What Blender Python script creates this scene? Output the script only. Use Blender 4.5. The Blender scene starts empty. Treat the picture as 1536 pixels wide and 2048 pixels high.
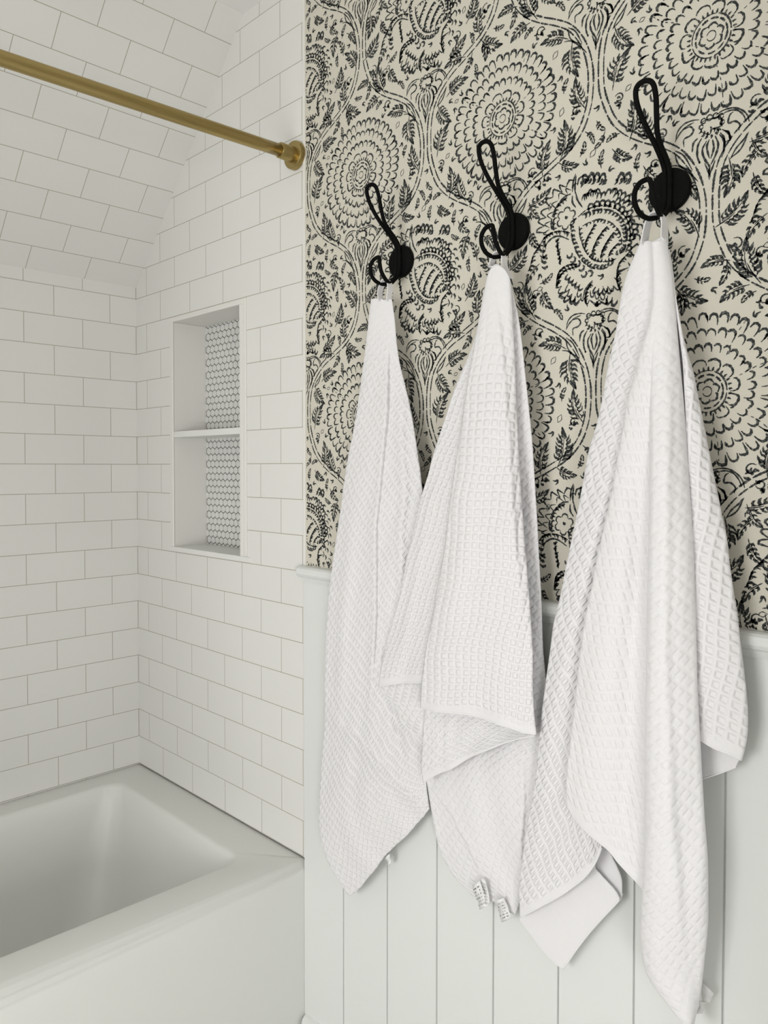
import bpy, bmesh, math, random
from mathutils import Vector, Matrix
random.seed(7)
SC = bpy.context.scene
COL = SC.collection
PI = math.pi

# ------------------------------------------------------------------ helpers
def mesh_obj(name, verts, faces, mat=None, parent=None, smooth=False, mats=None, fmat=None, uvs=None, attr=None):
    me = bpy.data.meshes.new(name)
    me.from_pydata([tuple(v) for v in verts], [], faces)
    for m in (mats or ([mat] if mat else [])):
        me.materials.append(m)
    if fmat:
        me.polygons.foreach_set('material_index', fmat)
    if smooth:
        me.polygons.foreach_set('use_smooth', [True] * len(me.polygons))
    if uvs:
        lay = me.uv_layers.new(name='cloth_uv')
        for l in me.loops:
            lay.data[l.index].uv = uvs[l.vertex_index]
    if attr:
        a = me.attributes.new('relief', 'FLOAT', 'POINT')
        a.data.foreach_set('value', attr)
    me.update()
    o = bpy.data.objects.new(name, me)
    COL.objects.link(o)
    if parent:
        o.parent = parent
        o.matrix_parent_inverse = parent.matrix_world.inverted() if False else Matrix.Translation(-Vector(parent.location))
    return o

def empty(name, loc):
    o = bpy.data.objects.new(name, None)
    o.location = loc
    o.empty_display_size = .05
    COL.objects.link(o)
    return o

def tag(o, label=None, cat=None, group=None, kind=None):
    if label: o['label'] = label
    if cat: o['category'] = cat
    if group: o['group'] = group
    if kind: o['kind'] = kind
    return o

def struct(o, label=None):
    o['kind'] = 'structure'
    if label: o['label'] = label
    return o

def box(x0, x1, y0, y1, z0, z1):
    v = [(x0,y0,z0),(x1,y0,z0),(x1,y1,z0),(x0,y1,z0),(x0,y0,z1),(x1,y0,z1),(x1,y1,z1),(x0,y1,z1)]
    f = [(0,3,2,1),(4,5,6,7),(0,1,5,4),(1,2,6,5),(2,3,7,6),(3,0,4,7)]
    return v, f

def join(parts):
    V, F = [], []
    for v, f in parts:
        b = len(V); V += list(v); F += [tuple(i + b for i in q) for q in f]
    return V, F

def bevel(o, w, seg=2):
    m = o.modifiers.new('bevel', 'BEVEL'); m.width = w; m.segments = seg; m.limit_method = 'ANGLE'; m.angle_limit = math.radians(30)
    return o

def catmull(P, n):
    P = [Vector(p) for p in P]
    Q = [2*P[0]-P[1]] + P + [2*P[-1]-P[-2]]
    out = []
    for i in range(1, len(Q)-2):
        a, b, c, d = Q[i-1], Q[i], Q[i+1], Q[i+2]
        for k in range(n):
            t = k / n
            out.append(.5*((2*b)+(c-a)*t+(2*a-5*b+4*c-d)*t*t+(3*b-a-3*c+d)*t*t*t))
    out.append(P[-1])
    return out

def tube(P, r, seg=12, cap=True):
    """round tube along a list of points; r is a number or a list"""
    P = [Vector(p) for p in P]
    n = len(P)
    R = r if isinstance(r, (list, tuple)) else [r]*n
    V, F = [], []
    t = (P[1]-P[0]).normalized()
    up = Vector((0,0,1)) if abs(t.z) < .9 else Vector((1,0,0))
    nrm = (up - t*up.dot(t)).normalized()
    for i in range(n):
        if i == 0: t2 = P[1]-P[0]
        elif i == n-1: t2 = P[-1]-P[-2]
        else: t2 = P[i+1]-P[i-1]
        t2.normalize()
        nrm = (nrm - t2*nrm.dot(t2)).normalized()
        b = t2.cross(nrm)
        for k in range(seg):
            a = 2*PI*k/seg
            V.append(P[i] + (nrm*math.cos(a)+b*math.sin(a))*R[i])
    for i in range(n-1):
        for k in range(seg):
            k2 = (k+1) % seg
            F.append((i*seg+k, i*seg+k2, (i+1)*seg+k2, (i+1)*seg+k))
    if cap:
        F.append(tuple(range(seg-1, -1, -1))); F.append(tuple((n-1)*seg+k for k in range(seg)))
    return V, F

def lathe_y(cx, cz, prof, seg=64):
    """solid of revolution around a line parallel to Y; prof = [(y, radius)...]"""
    V, F = [], []
    for y, r in prof:
        for k in range(seg):
            a = 2*PI*k/seg
            V.append((cx+r*math.cos(a), y, cz+r*math.sin(a)))
    for i in range(len(prof)-1):
        for k in range(seg):
            k2 = (k+1) % seg
            F.append((i*seg+k, (i+1)*seg+k, (i+1)*seg+k2, i*seg+k2))
    F.append(tuple(range(seg))); F.append(tuple((len(prof)-1)*seg+k for k in reversed(range(seg))))
    return V, F

# ------------------------------------------------------------------ materials
def new_mat(name):
    m = bpy.data.materials.new(name); m.use_nodes = True
    nt = m.node_tree; b = nt.nodes['Principled BSDF']
    return m, nt, b

def N(nt, typ, **k):
    n = nt.nodes.new(typ)
    for a, v in k.items(): setattr(n, a, v)
    return n

def plain(name, col, rough=.5, metal=0, noise=0, nscale=40, bump=0, bscale=200, spec=.5, coat=0):
    m, nt, b = new_mat(name)
    b.inputs['Base Color'].default_value = (*col, 1)
    b.inputs['Roughness'].default_value = rough
    b.inputs['Metallic'].default_value = metal
    b.inputs['Specular IOR Level'].default_value = spec
    b.inputs['Coat Weight'].default_value = coat
    tc = N(nt, 'ShaderNodeTexCoord')
    if noise:
        t = N(nt, 'ShaderNodeTexNoise'); t.inputs['Scale'].default_value = nscale
        nt.links.new(tc.outputs['Object'], t.inputs['Vector'])
        mx = N(nt, 'ShaderNodeMixRGB'); mx.inputs[1].default_value = (*[c*(1-noise) for c in col], 1); mx.inputs[2].default_value = (*[min(1, c*(1+noise)) for c in col], 1)
        nt.links.new(t.outputs['Fac'], mx.inputs[0]); nt.links.new(mx.outputs[0], b.inputs['Base Color'])
    if bump:
        t = N(nt, 'ShaderNodeTexNoise'); t.inputs['Scale'].default_value = bscale
        nt.links.new(tc.outputs['Object'], t.inputs['Vector'])
        bm = N(nt, 'ShaderNodeBump'); bm.inputs['Strength'].default_value = bump; bm.inputs['Distance'].default_value = .001
        nt.links.new(t.outputs['Fac'], bm.inputs['Height']); nt.links.new(bm.outputs[0], b.inputs['Normal'])
    return m

TH = .0775          # course height of the subway tile
TW = .1523          # tile length with joint
def tile_mat(name, uexpr, vexpr, off):
    """running-bond subway tile; u and v are (axis vector, origin) of the wall's own object coordinates"""
    m, nt, b = new_mat(name)
    tc = N(nt, 'ShaderNodeTexCoord')
    def dot(vec):
        d = N(nt, 'ShaderNodeVectorMath', operation='DOT_PRODUCT'); d.inputs[1].default_value = vec
        nt.links.new(tc.outputs['Object'], d.inputs[0]); return d.outputs['Value']
    def add(s, c):
        a = N(nt, 'ShaderNodeMath', operation='ADD'); a.inputs[1].default_value = c; nt.links.new(s, a.inputs[0]); return a.outputs[0]
    u = add(dot(uexpr[0]), 30*TW-uexpr[1]); v = add(dot(vexpr[0]), 40*TH-vexpr[1])
    cb = N(nt, 'ShaderNodeCombineXYZ'); nt.links.new(u, cb.inputs[0]); nt.links.new(v, cb.inputs[1])
    # slightly uneven joints
    br = N(nt, 'ShaderNodeTexBrick'); br.offset = off; br.offset_frequency = 2; br.squash = 1
    br.inputs['Scale'].default_value = 1; br.inputs['Brick Width'].default_value = TW; br.inputs['Row Height'].default_value = TH
    br.inputs['Mortar Size'].default_value = .0009; br.inputs['Mortar Smooth'].default_value = .25
    br.inputs['Color1'].default_value = (.785,.78,.75,1); br.inputs['Color2'].default_value = (.80,.795,.765,1); br.inputs['Mortar'].default_value = (.42,.385,.32,1)
    nt.links.new(cb.outputs[0], br.inputs['Vector']); nt.links.new(br.outputs['Color'], b.inputs['Base Color'])
    rp = N(nt, 'ShaderNodeMapRange'); rp.inputs['To Min'].default_value = .28; rp.inputs['To Max'].default_value = .9
    nt.links.new(br.outputs['Fac'], rp.inputs['Value']); nt.links.new(rp.outputs[0], b.inputs['Roughness'])
    ns = N(nt, 'ShaderNodeTexNoise'); ns.inputs['Scale'].default_value = 9; nt.links.new(tc.outputs['Object'], ns.inputs['Vector'])
    mm = N(nt, 'ShaderNodeMath', operation='MULTIPLY_ADD'); mm.inputs[1].default_value = -1; nt.links.new(br.outputs['Fac'], mm.inputs[0])
    m2 = N(nt, 'ShaderNodeMath', operation='MULTIPLY'); m2.inputs[1].default_value = .4; nt.links.new(ns.outputs['Fac'], m2.inputs[0]); nt.links.new(m2.outputs[0], mm.inputs[2])
    bm = N(nt, 'ShaderNodeBump'); bm.inputs['Strength'].default_value = .35; bm.inputs['Distance'].default_value = .0012
    nt.links.new(mm.outputs[0], bm.inputs['Height']); nt.links.new(bm.outputs[0], b.inputs['Normal'])
    return m

M_TILE_B = tile_mat('white_subway_tile_back', ((1,0,0), .0607), ((0,0,1), .5), .5)
M_TILE_A = tile_mat('white_subway_tile_left', ((0,-1,0), .1532), ((0,0,1), .5), .5)
SL = Vector((.5308, 0, .5406)).normalized()
M_TILE_S = tile_mat('white_subway_tile_slope', ((0,-1,0), .1480), (tuple(SL), 1.849*SL.z+.067), .5)
M_TILE_E = tile_mat('white_subway_tile_end', ((1,0,0), .0607), ((0,0,1), .5), .5)
M_TRIM = plain('glazed_tile_trim', (.80,.79,.75), .3)
M_PAINT = plain('satin_white_paint', (.76,.775,.755), .45, bump=.05, bscale=120)
M_CEIL = plain('ceiling_paint', (.88,.875,.85), .7)
M_TUB = plain('white_enamel', (.76,.765,.735), .42)
M_BLACK = plain('matte_black_iron', (.0025,.0025,.0025), .75, bump=.15, bscale=400, spec=.12)
M_GROUT = plain('grey_grout', (.10,.10,.09), .9)
M_HEX = plain('marble_hex_chip', (.74,.74,.72), .3, noise=.05, nscale=25)
M_STONE = plain('white_marble_sill', (.80,.80,.78), .3, noise=.03, nscale=12)
M_FLOOR = plain('pale_floor_tile', (.62,.61,.58), .4, noise=.05, nscale=6)
M_WALLP = plain('plain_wall_paint', (.78,.77,.73), .7)
M_LABEL = plain('satin_care_label', (.84,.84,.83), .45)
M_PRINT = plain('label_print', (.12,.12,.12), .7)
M_DARKGAP = plain('shadowed_backing_board', (.30,.29,.26), .9)

def brass_mat():
    m, nt, b = new_mat('brushed_brass')
    b.inputs['Metallic'].default_value = 1; b.inputs['Roughness'].default_value = .34
    tc = N(nt, 'ShaderNodeTexCoord'); mp = N(nt, 'ShaderNodeMapping'); mp.inputs['Scale'].default_value = (900, 4, 900)
    t = N(nt, 'ShaderNodeTexNoise'); t.inputs['Scale'].default_value = 1
    nt.links.new(tc.outputs['Object'], mp.inputs['Vector']); nt.links.new(mp.outputs[0], t.inputs['Vector'])
    mx = N(nt, 'ShaderNodeMixRGB'); mx.inputs[1].default_value = (.34,.25,.095,1); mx.inputs[2].default_value = (.50,.385,.165,1)
    nt.links.new(t.outputs['Fac'], mx.inputs[0]); nt.links.new(mx.outputs[0], b.inputs['Base Color'])
    bm = N(nt, 'ShaderNodeBump'); bm.inputs['Strength'].default_value = .12; bm.inputs['Distance'].default_value = .0004
    nt.links.new(t.outputs['Fac'], bm.inputs['Height']); nt.links.new(bm.outputs[0], b.inputs['Normal'])
    return m
M_BRASS = brass_mat()

def paper_mat():
    m, nt, b = new_mat('cream_wallpaper')
    tc = N(nt, 'ShaderNodeTexCoord'); mp = N(nt, 'ShaderNodeMapping'); mp.inputs['Scale'].default_value = (60, 60, 900)
    t = N(nt, 'ShaderNodeTexNoise'); t.inputs['Scale'].default_value = 1; t.inputs['Detail'].default_value = 2
    nt.links.new(tc.outputs['Object'], mp.inputs['Vector']); nt.links.new(mp.outputs[0], t.inputs['Vector'])
    mx = N(nt, 'ShaderNodeMixRGB'); mx.inputs[1].default_value = (.63,.597,.51,1); mx.inputs[2].default_value = (.67,.637,.545,1)
    nt.links.new(t.outputs['Fac'], mx.inputs[0]); nt.links.new(mx.outputs[0], b.inputs['Base Color'])
    b.inputs['Roughness'].default_value = .75
    return m
def ink_mat():
    m, nt, b = new_mat('charcoal_block_print_ink')
    tc = N(nt, 'ShaderNodeTexCoord')
    t = N(nt, 'ShaderNodeTexNoise'); t.inputs['Scale'].default_value = 260; t.inputs['Detail'].default_value = 3
    nt.links.new(tc.outputs['Object'], t.inputs['Vector'])
    cr = N(nt, 'ShaderNodeValToRGB'); e = cr.color_ramp.elements
    e[0].position = .50; e[0].color = (.014,.018,.018,1); e[1].position = .74; e[1].color = (.20,.20,.18,1)
    nt.links.new(t.outputs['Fac'], cr.inputs[0]); nt.links.new(cr.outputs[0], b.inputs['Base Color'])
    b.inputs['Roughness'].default_value = .75
    return m
M_PAPER = paper_mat(); M_INK = ink_mat()

PITCH = .0138
def towel_mat():
    m, nt, b = new_mat('white_waffle_cotton')
    b.inputs['Base Color'].default_value = (.81,.797,.807,1); b.inputs['Roughness'].default_value = .95
    b.inputs['Specular IOR Level'].default_value = .15
    b.inputs['Sheen Weight'].default_value = .15
    uv = N(nt, 'ShaderNodeUVMap'); uv.uv_map = 'cloth_uv'
    sp = N(nt, 'ShaderNodeSeparateXYZ'); nt.links.new(uv.outputs[0], sp.inputs[0])
    def M(op, a, bb=None, c=None):
        n = N(nt, 'ShaderNodeMath', operation=op)
        for i, q in enumerate((a, bb, c)):
            if q is None: continue
            if isinstance(q, (int, float)): n.inputs[i].default_value = q
            else: nt.links.new(q, n.inputs[i])
        return n.outputs[0]
    def cell(s):      # 0 at the cell edge, 1 in its middle
        f = M('FRACT', M('MULTIPLY', s, 1/PITCH))
        return M('SUBTRACT', 1, M('MULTIPLY', M('ABSOLUTE', M('SUBTRACT', f, .5)), 2))
    a = cell(sp.outputs[0]); c = cell(sp.outputs[1])
    d = M('SMOOTH_MIN', a, c, .35)
    mr = N(nt, 'ShaderNodeMapRange', interpolation_type='SMOOTHSTEP'); mr.inputs['From Min'].default_value = .10; mr.inputs['From Max'].default_value = .62
    mr.inputs['To Min'].default_value = 0; mr.inputs['To Max'].default_value = 1
    nt.links.new(d, mr.inputs['Value'])
    at = N(nt, 'ShaderNodeAttribute'); at.attribute_name = 'relief'
    h = M('MULTIPLY', mr.outputs[0], at.outputs['Fac'])
    wv = N(nt, 'ShaderNodeTexNoise'); wv.inputs['Scale'].default_value = 900; wv.inputs['Detail'].default_value = 1
    nt.links.new(uv.outputs[0], wv.inputs['Vector'])
    h2 = M('MULTIPLY_ADD', wv.outputs['Fac'], .22, h)
    bm = N(nt, 'ShaderNodeBump'); bm.inputs['Strength'].default_value = .8; bm.inputs['Distance'].default_value = .0016
    nt.links.new(h2, bm.inputs['Height']); nt.links.new(bm.outputs[0], b.inputs['Normal'])
    return m
M_TOWEL = towel_mat()
M_HEM = plain('white_cotton_hem', (.83,.82,.825), .95, bump=.4, bscale=900, spec=.15)

# ------------------------------------------------------------------ room shell
RX, RY, RZ = 3.0, -2.5, 2.3896     # right wall, front wall, flat ceiling
TUBY = -1.524
SX, SZ = .5308, 1.849              # where the slope meets the flat ceiling / the left wall
struct(mesh_obj('floor', *box(0, RX, RY, .1, -.05, 0), M_FLOOR))
# left wall, tiled; bottom edge stops just above the bathtub rim
wl = struct(mesh_obj('wall_left', *join([box(-.10, 0, TUBY-.1, .02, .4985, SZ), box(-.10, -.004, TUBY-.1, .02, 0, .4985), box(-.10,.0,RY,TUBY-.1,0,SZ)]), M_TILE_A))
# sloped + flat ceiling
V = [(0,.02,SZ),(SX,.02,RZ),(SX,RY,RZ),(0,RY,SZ),(-.07,.02,SZ+.07),(SX-.07,.02,RZ+.07),(SX-.07,RY,RZ+.07),(-.07,RY,SZ+.07)]
F = [(0,1,2,3),(4,7,6,5),(0,4,5,1),(1,5,6,2),(2,6,7,3),(3,7,4,0)]
cs = struct(mesh_obj('ceiling', V, F, M_TILE_S), 'sloping ceiling clad in white subway tile')
mesh_obj('flat_ceiling', *box(SX, RX, RY, .1, RZ, RZ+.05), M_CEIL, cs)
# back wall: tiled part around the niche opening
NX0, NX1, NZ0, NZ1 = .2000, .5200, 1.1290, 1.7300
XE = .7475
parts = [box(0, NX0, 0, .02, .4985, RZ), box(NX1, XE, 0, .02, .4985, RZ), box(NX0, NX1, 0, .02, .4985, NZ0), box(NX0, NX1, 0, .02, NZ1, RZ)]
wb = empty('wall_back', (0, .1, 0)); struct(wb)
mesh_obj('tile_cladding', *join(parts), M_TILE_B, wb)
mesh_obj('backing_board', *join([box(-.1, NX0-.02, .02, .14, 0, RZ), box(NX1+.02, RX, .02, .14, 0, RZ), box(NX0-.02, NX1+.02, .02, .14, 0, NZ0-.02), box(NX0-.02, NX1+.02, .02, .14, NZ1+.02, RZ), box(NX0-.02,NX1+.02,.125,.14,NZ0-.02,NZ1+.02)]), M_DARKGAP, wb)
o = mesh_obj('edge_trim', *box(XE+.0011, .7562, -.0016, .02, .4985, RZ), M_TRIM, wb); bevel(o, .0015, 3)
# other walls of the room (behind the camera), with the window that lights it and an added fill window
RY0, RY1, RWZ0, RWZ1 = -2.0, -1.2, .45, 1.50
struct(mesh_obj('wall_right', *join([box(RX, RX+.1, RY, RY0, 0, RZ), box(RX, RX+.1, RY1, .02, 0, RZ), box(RX, RX+.1, RY0, RY1, 0, RWZ0), box(RX, RX+.1, RY0, RY1, RWZ1, RZ)]), M_WALLP))
struct(mesh_obj('fill_window', *join([box(RX-.015, RX+.02, RY0-.07, RY0, RWZ0-.07, RWZ1+.07), box(RX-.015, RX+.02, RY1, RY1+.07, RWZ0-.07, RWZ1+.07), box(RX-.015, RX+.02, RY0, RY1, RWZ1, RWZ1+.07), box(RX-.03, RX+.02, RY0, RY1, RWZ0-.07, RWZ0), box(RX+.03, RX+.06, RY0, RY1, 1.00, 1.03)]), M_PAINT), 'added fill-light window frame in the wall facing the bathtub')  # unseen window, added to brighten the left wall and the tub apron
WX0, WX1, WZ0, WZ1 = .90, 1.85, .60, 1.60
struct(mesh_obj('wall_front', *join([box(0, WX0, RY-.1, RY, 0, RZ), box(WX1, RX, RY-.1, RY, 0, RZ), box(WX0, WX1, RY-.1, RY, 0, WZ0), box(WX0, WX1, RY-.1, RY, WZ1, RZ)]), M_WALLP))
o = mesh_obj('window_1', *join([box(WX0-.07, WX0, RY-.02, RY+.015, WZ0-.07, WZ1+.07), box(WX1, WX1+.07, RY-.02, RY+.015, WZ0-.07, WZ1+.07), box(WX0, WX1, RY-.02, RY+.015, WZ1, WZ1+.07), box(WX0, WX1, RY-.02, RY+.03, WZ0-.07, WZ0), box(WX0, WX1, RY-.06, RY-.03, 1.10, 1.13)]), M_PAINT)
struct(o, 'white framed window in the wall facing the towels')
# unseen wall added right of the towels to block the side light
struct(mesh_obj('side_light_blocker', *box(1.93, 2.02, -.33, .02, 0, RZ), M_WALLP))
# end wall of the bathtub alcove
struct(mesh_obj('wall_alcove', *box(0, .765, TUBY-.1, TUBY, 0, SZ+.001), M_TILE_E))

# ------------------------------------------------------------------ wallpaper with block print
PX, PZ = .3405, .4700
CX0, CZ0 = .9300, 1.9185
WPX0, WPX1, WPZ0, WPZ1 = .7562, 1.929, 1.1340, RZ
PAISLEY={
'spiral':[(-41.3,77.3),(-53.3,75.1),(-63.6,67.3),(-71.3,56.1),(-75.7,42.8),(-73.3,27.8)],
'spiral2':[(-47.3,73.6),(-59.2,68.8),(-66.6,60.2),(-71.2,48.3),(-71.7,28.8)],
'core_outer':[(-22,40.8),(-5,43.1),(16,40.7),(33.7,31.6),(45.8,17.8),(51.4,2.1),(51.4,-13.7),(47.6,-25.1),(37.1,-31.5)],
'core_in':[(-20.5,24),(-7.6,27.4),(9.1,27.4),(24.4,20.2),(36.7,7.7),(43.4,-7.2),(43.5,-16.9)],
'inner_out':[(-41,33.7),(-39.3,15.4),(-34.9,-2.2),(-25.9,-20.6),(-14.2,-34.2),(0.1,-43.1),(16.8,-46.2),(30.4,-41.3)],
'inner_in':[(-26.2,25.3),(-24.8,11),(-20.2,-3.9),(-13,-18),(-3,-28.8),(11.1,-35.2),(27.6,-37.1),(35.6,-34.9)],
'tail1':[(-38.3,74),(-38.2,63.7),(-32.3,54.7)],
'tail2':[(-32.6,77.6),(-29.5,65.4),(-20.8,51.9)],
'stemTop':[(-38.4,79.1),(-37.1,94.1),(-32.8,105.6)],
'stemTop2':[(-33.2,75.2),(-34,86.9),(-32,102.9)],
'petT':[(-29.7,87.1),(-26.9,96.5),(-18.2,99.2)],
'petals_top':[(-29.7,89.6),(-18.2,94.2),(-6.9,92.4),(5.9,89.1),(17,84.9)],
'petals_top2':[(27.8,82),(42.7,79.3),(59.7,74.8)],
'scal2':[(-29.5,66.7),(-20.9,65.8),(-12.2,66.2),(-2.4,68.8),(10.2,68.1)],
'scal2b':[(22.6,66.2),(33.4,62.2),(44.3,54.6),(56.1,43.2)],
'beads':[(-16.3,48.3),(-3.6,50.3),(10.4,50.7),(26.9,45.5),(41.7,35.8),(48.5,25.7),(55.2,12.1),(57.8,-0.6),(61.9,-12.3)],
'bumpsL':[(-35.6,96.2),(-44.4,97.3),(-48.9,89.4),(-60.9,95.1),(-56.2,83.6),(-71.5,91.3),(-73,80),(-85.3,76.4),(-75.8,65),(-94.5,61.5),(-85.1,51.4),(-99.2,48),(-88,39),(-102.2,32.8),(-84.8,27.7)],
'leafL_out':[(-42.3,18.6),(-55.8,24.1),(-71,26),(-84.8,22.4),(-92.6,16.2),(-102,4.8),(-108.3,-1.9),(-116.2,-24.6)],
'leafL_in':[(-43.7,8.6),(-58.8,16.9),(-71,18.2),(-81.6,12.6),(-87.8,4.6)],
'leafL_teeth':[(-80.1,10.9),(-86.2,3),(-81.5,-9.8),(-83,-20.1),(-78.2,-28.8)],
'leafL_mid':[(-63.3,15.3),(-64.8,5.2),(-61.6,-8.5),(-59.9,-17.9),(-58.4,-27.3)],
'bead2':[(-42.1,-4.6),(-42,-16.2),(-34.7,-25.3),(-22.9,-36.4),(-15.5,-50.4),(-2.8,-47.6)],
'leafB_out':[(-28.8,-31.5),(-46.4,-29.5),(-58.3,-35.1),(-64.3,-44.4),(-65.7,-62.4)],
'leafB_in':[(-31.6,-34.8),(-49.4,-36.7),(-59.7,-45.2),(-64.2,-57.5)],
'leafB_teeth':[(-52.3,-38.7),(-46.2,-47.6),(-37.3,-55.5),(-28.4,-63.4),(-19.6,-70)],
'leafB_teeth2':[(-55.2,-61.6),(-51.9,-77.6),(-38.6,-82.3),(-25.3,-86.9)],
'leafC':[(-2.7,-60.2),(-13.9,-70.9),(-19.5,-85.3)],
'leafC2':[(-2.7,-62.7),(-11.1,-71.4),(-15.2,-85.9),(-10.9,-98)],
'leafC_teeth':[(-5.4,-67.3),(3.1,-76.2),(17.1,-79.7),(30.8,-78.3)],
'leafC_t2':[(-9.4,-99.5),(0.5,-90.9),(8.9,-97.2),(17.2,-90.9),(25.4,-94.7),(37.6,-97.8)],
'right1':[(56.9,-29.3),(41.2,-42.1),(37.3,-56),(37.3,-69.5),(42.9,-85.1)],
'right2':[(54.5,-51.9),(41.3,-55.5),(37.3,-64.6)],
'rout':[(69.2,-19.8),(56.9,-26.9)],
'vein1':[(0.9,23),(-6.1,13.3),(-14.6,0),(-15.8,-11.1)],
'vein2':[(20.4,15),(9.3,5),(-0.3,-9.2),(-5.7,-24.5)],
'vein3':[(31.2,4),(21.8,-6.3),(13.7,-18.3),(9.6,-31.2)],
'vein4':[(38.2,-13.4),(27.4,-22.3),(22.1,-31.1)],
}
DAISY={
'archL':[(-47.2,-126.5),(-44.6,-115.3),(-35.8,-107.7),(-23.6,-106.5),(-14.9,-108.4)],
'archL2':[(-48.1,-128),(-41,-118.1),(-32.3,-112.2),(-21.8,-109.6)],
'archR':[(7,-109.5),(16.9,-106.1),(29.9,-107.1),(41.2,-114),(47.6,-122.6),(50,-131.4)],
'archR2':[(10.4,-112.3),(23.4,-109.1),(34.8,-111.9),(42.8,-121),(46.1,-130.2)],
'swirlL':[(-35.5,-138.6),(-35.6,-128.3),(-26.9,-125.8),(-22.6,-120.3),(-27,-113.9),(-35.7,-114.6)],
'swirlR':[(36.7,-138.6),(38.2,-130.9),(31.7,-124.8),(23.6,-124.7),(25.1,-115.4),(29.9,-112)],
'head':[(-13.2,-113.1),(-4.7,-111.6),(3.7,-112.6),(12,-112.8),(15.4,-120.5),(12.2,-126.1),(2.2,-126.3),(-1.1,-132),(-13,-124.9)],
'pet1':[(-16.4,-132.4),(-22.4,-137.3),(-24,-148.7)],
'pet2':[(-11.2,-133.9),(-16.3,-142.5),(-17,-155.8),(-13.4,-167)],
'pet3':[(-4.4,-139.3),(-10.2,-149.4),(-7.5,-161.9),(-0.6,-173.9),(-0.5,-180.6)],
'pet3r':[(6.5,-135.9),(10.8,-148.8),(7.6,-161.2),(1.1,-172.7)],
'pet4':[(-1,-138.7),(-4.3,-147.7),(-0.7,-163.8)],
'pet4r':[(3.2,-139.9),(5,-152.1),(1,-164.3)],
'pet5':[(12.3,-136),(18.2,-146.1),(17.5,-160.7)],
'pet6':[(15.5,-130.4),(23.8,-137.9),(26.3,-146.9),(19,-148)],
'eyeL':[(-47.9,-140.1),(-35.3,-150.6),(-23.7,-172.6)],
'eyeL2':[(-48.8,-141.6),(-42.3,-160.7),(-23.7,-174.3)],
'eyeLo':[(-54.9,-158.9),(-42.3,-162.4),(-26.3,-177),(-15.7,-190)],
'eyeR':[(26.6,-172.4),(33.8,-160.5),(43.2,-151.9),(47.9,-145.2)],
'eyeR2':[(26.6,-171.5),(40.2,-162.4),(49.4,-144.1)],
'tipneck':[(-14.3,-166.7),(-13.5,-163.6)],
}

strokes = []       # (points, half width in mm, shape) in mm of one repeat, origin = centre of the round flower
def S(pts, w=.8, a=.35, skew=.5):
    strokes.append((pts, w, a, skew))
rnd = random.Random(11)
def off_line(P, d):
    Q = []
    for i, p in enumerate(P):
        a = P[max(0, i-1)]; b = P[min(len(P)-1, i+1)]
        t = Vector((b[0]-a[0], b[1]-a[1])).normalized()
        Q.append((p[0]-t.y*d, p[1]+t.x*d))
    return Q
def dashed(P, w, on, gap):
    C0 = catmull([Vector((x, y, 0)) for x, y in P], 6); C = [C0[0]]
    for p in C0[1:]:                                  # resample about every 1.2 mm
        k = max(1, int((p-C[-1]).length/1.2)); q0 = C[-1]
        for m in range(1, k+1): C.append(q0.lerp(p, m/k))
    acc, cur, L, draw = 0, [C[0]], on*(.5+.8*rnd.random()), True
    for i in range(1, len(C)):
        acc += (C[i]-C[i-1]).length
        if draw: cur.append(C[i])
        if acc > L or i == len(C)-1:
            if draw and len(cur) > 2:
                k = max(2, int(len(cur)/5)); S([(cur[round(m*(len(cur)-1)/k)].x, cur[round(m*(len(cur)-1)/k)].y) for m in range(k+1)], w*(.75+.55*rnd.random()), .6)
            cur = [C[i]]; draw = not draw; acc = 0
            L = (on if draw else gap)*(.6+.8*rnd.random())
def comma(x, y, ang, ln, w, bend=.25):
    """short brush mark, thick at its root, pointed at its tip"""
    c, s = math.cos(ang), math.sin(ang)
    pts = [(x, y), (x+c*ln*.5-s*ln*bend, y+s*ln*.5+c*ln*bend), (x+c*ln, y+s*ln)]
    S(pts, w, .15, .3)
def leaf(b, t, fat=1.0, flip=1):
    """jagged acanthus-like leaf: split spine, bold forward-swept teeth, flame tip"""
    bx, by = b; tx, ty = t
    dx, dy = tx-bx, ty-by; L = math.hypot(dx, dy); a = math.atan2(dy, dx)
    if L < 30: tx, ty = bx+dx*1.15, by+dy*1.15; dx, dy = tx-bx, ty-by; L *= 1.15
    nx, ny = -dy/L, dx/L; ex, ey = dx/L, dy/L
    bow = .12*L*flip; W = max(5.0, .17*L)*fat
    def sp(q, o=0): m = bow*math.sin(PI*q)+o; return (bx+dx*q+nx*m, by+dy*q+ny*m)
    S([sp(-.12), sp(.05), sp(.25), sp(.45)], .8, .4); S([sp(.12, 1.9), sp(.35, 2.2), sp(.6, 1.4), sp(.78)], .55, .4)
    k = max(3, round(L/9.5))
    for i in range(k):
        q = .10+.66*(i+.3*rnd.random())/k
        for sd in (-1, 1):
            o = W*(.42+.1*rnd.random()); o2 = W*math.sin(PI*min(1, q+.22))**.5*rnd.uniform(1.0, 1.3)
            x0, y0 = sp(q-.03, sd*o*.5); x1, y1 = sp(q+.03, sd*(o+.6)); x2, y2 = sp(q+.06, sd*o2*.95); x3, y3 = sp(q+.17, sd*o2*1.28)
            S([(x0, y0), (x1, y1), (x2, y2), (x3, y3)], 1.7*fat*rnd.uniform(.65, 1.25), .12, .5)
            x4, y4 = sp(q+.13, sd*o*.8)
            S([(x1, y1), (x4, y4)], .8, .4)
    S([sp(.70, -1.5), sp(.84, -2.2), sp(1.04)], 1.7*fat, .2); S([sp(.72, 2.2), sp(.86, 2.0), sp(1.04)], 1.5*fat, .2)
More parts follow.
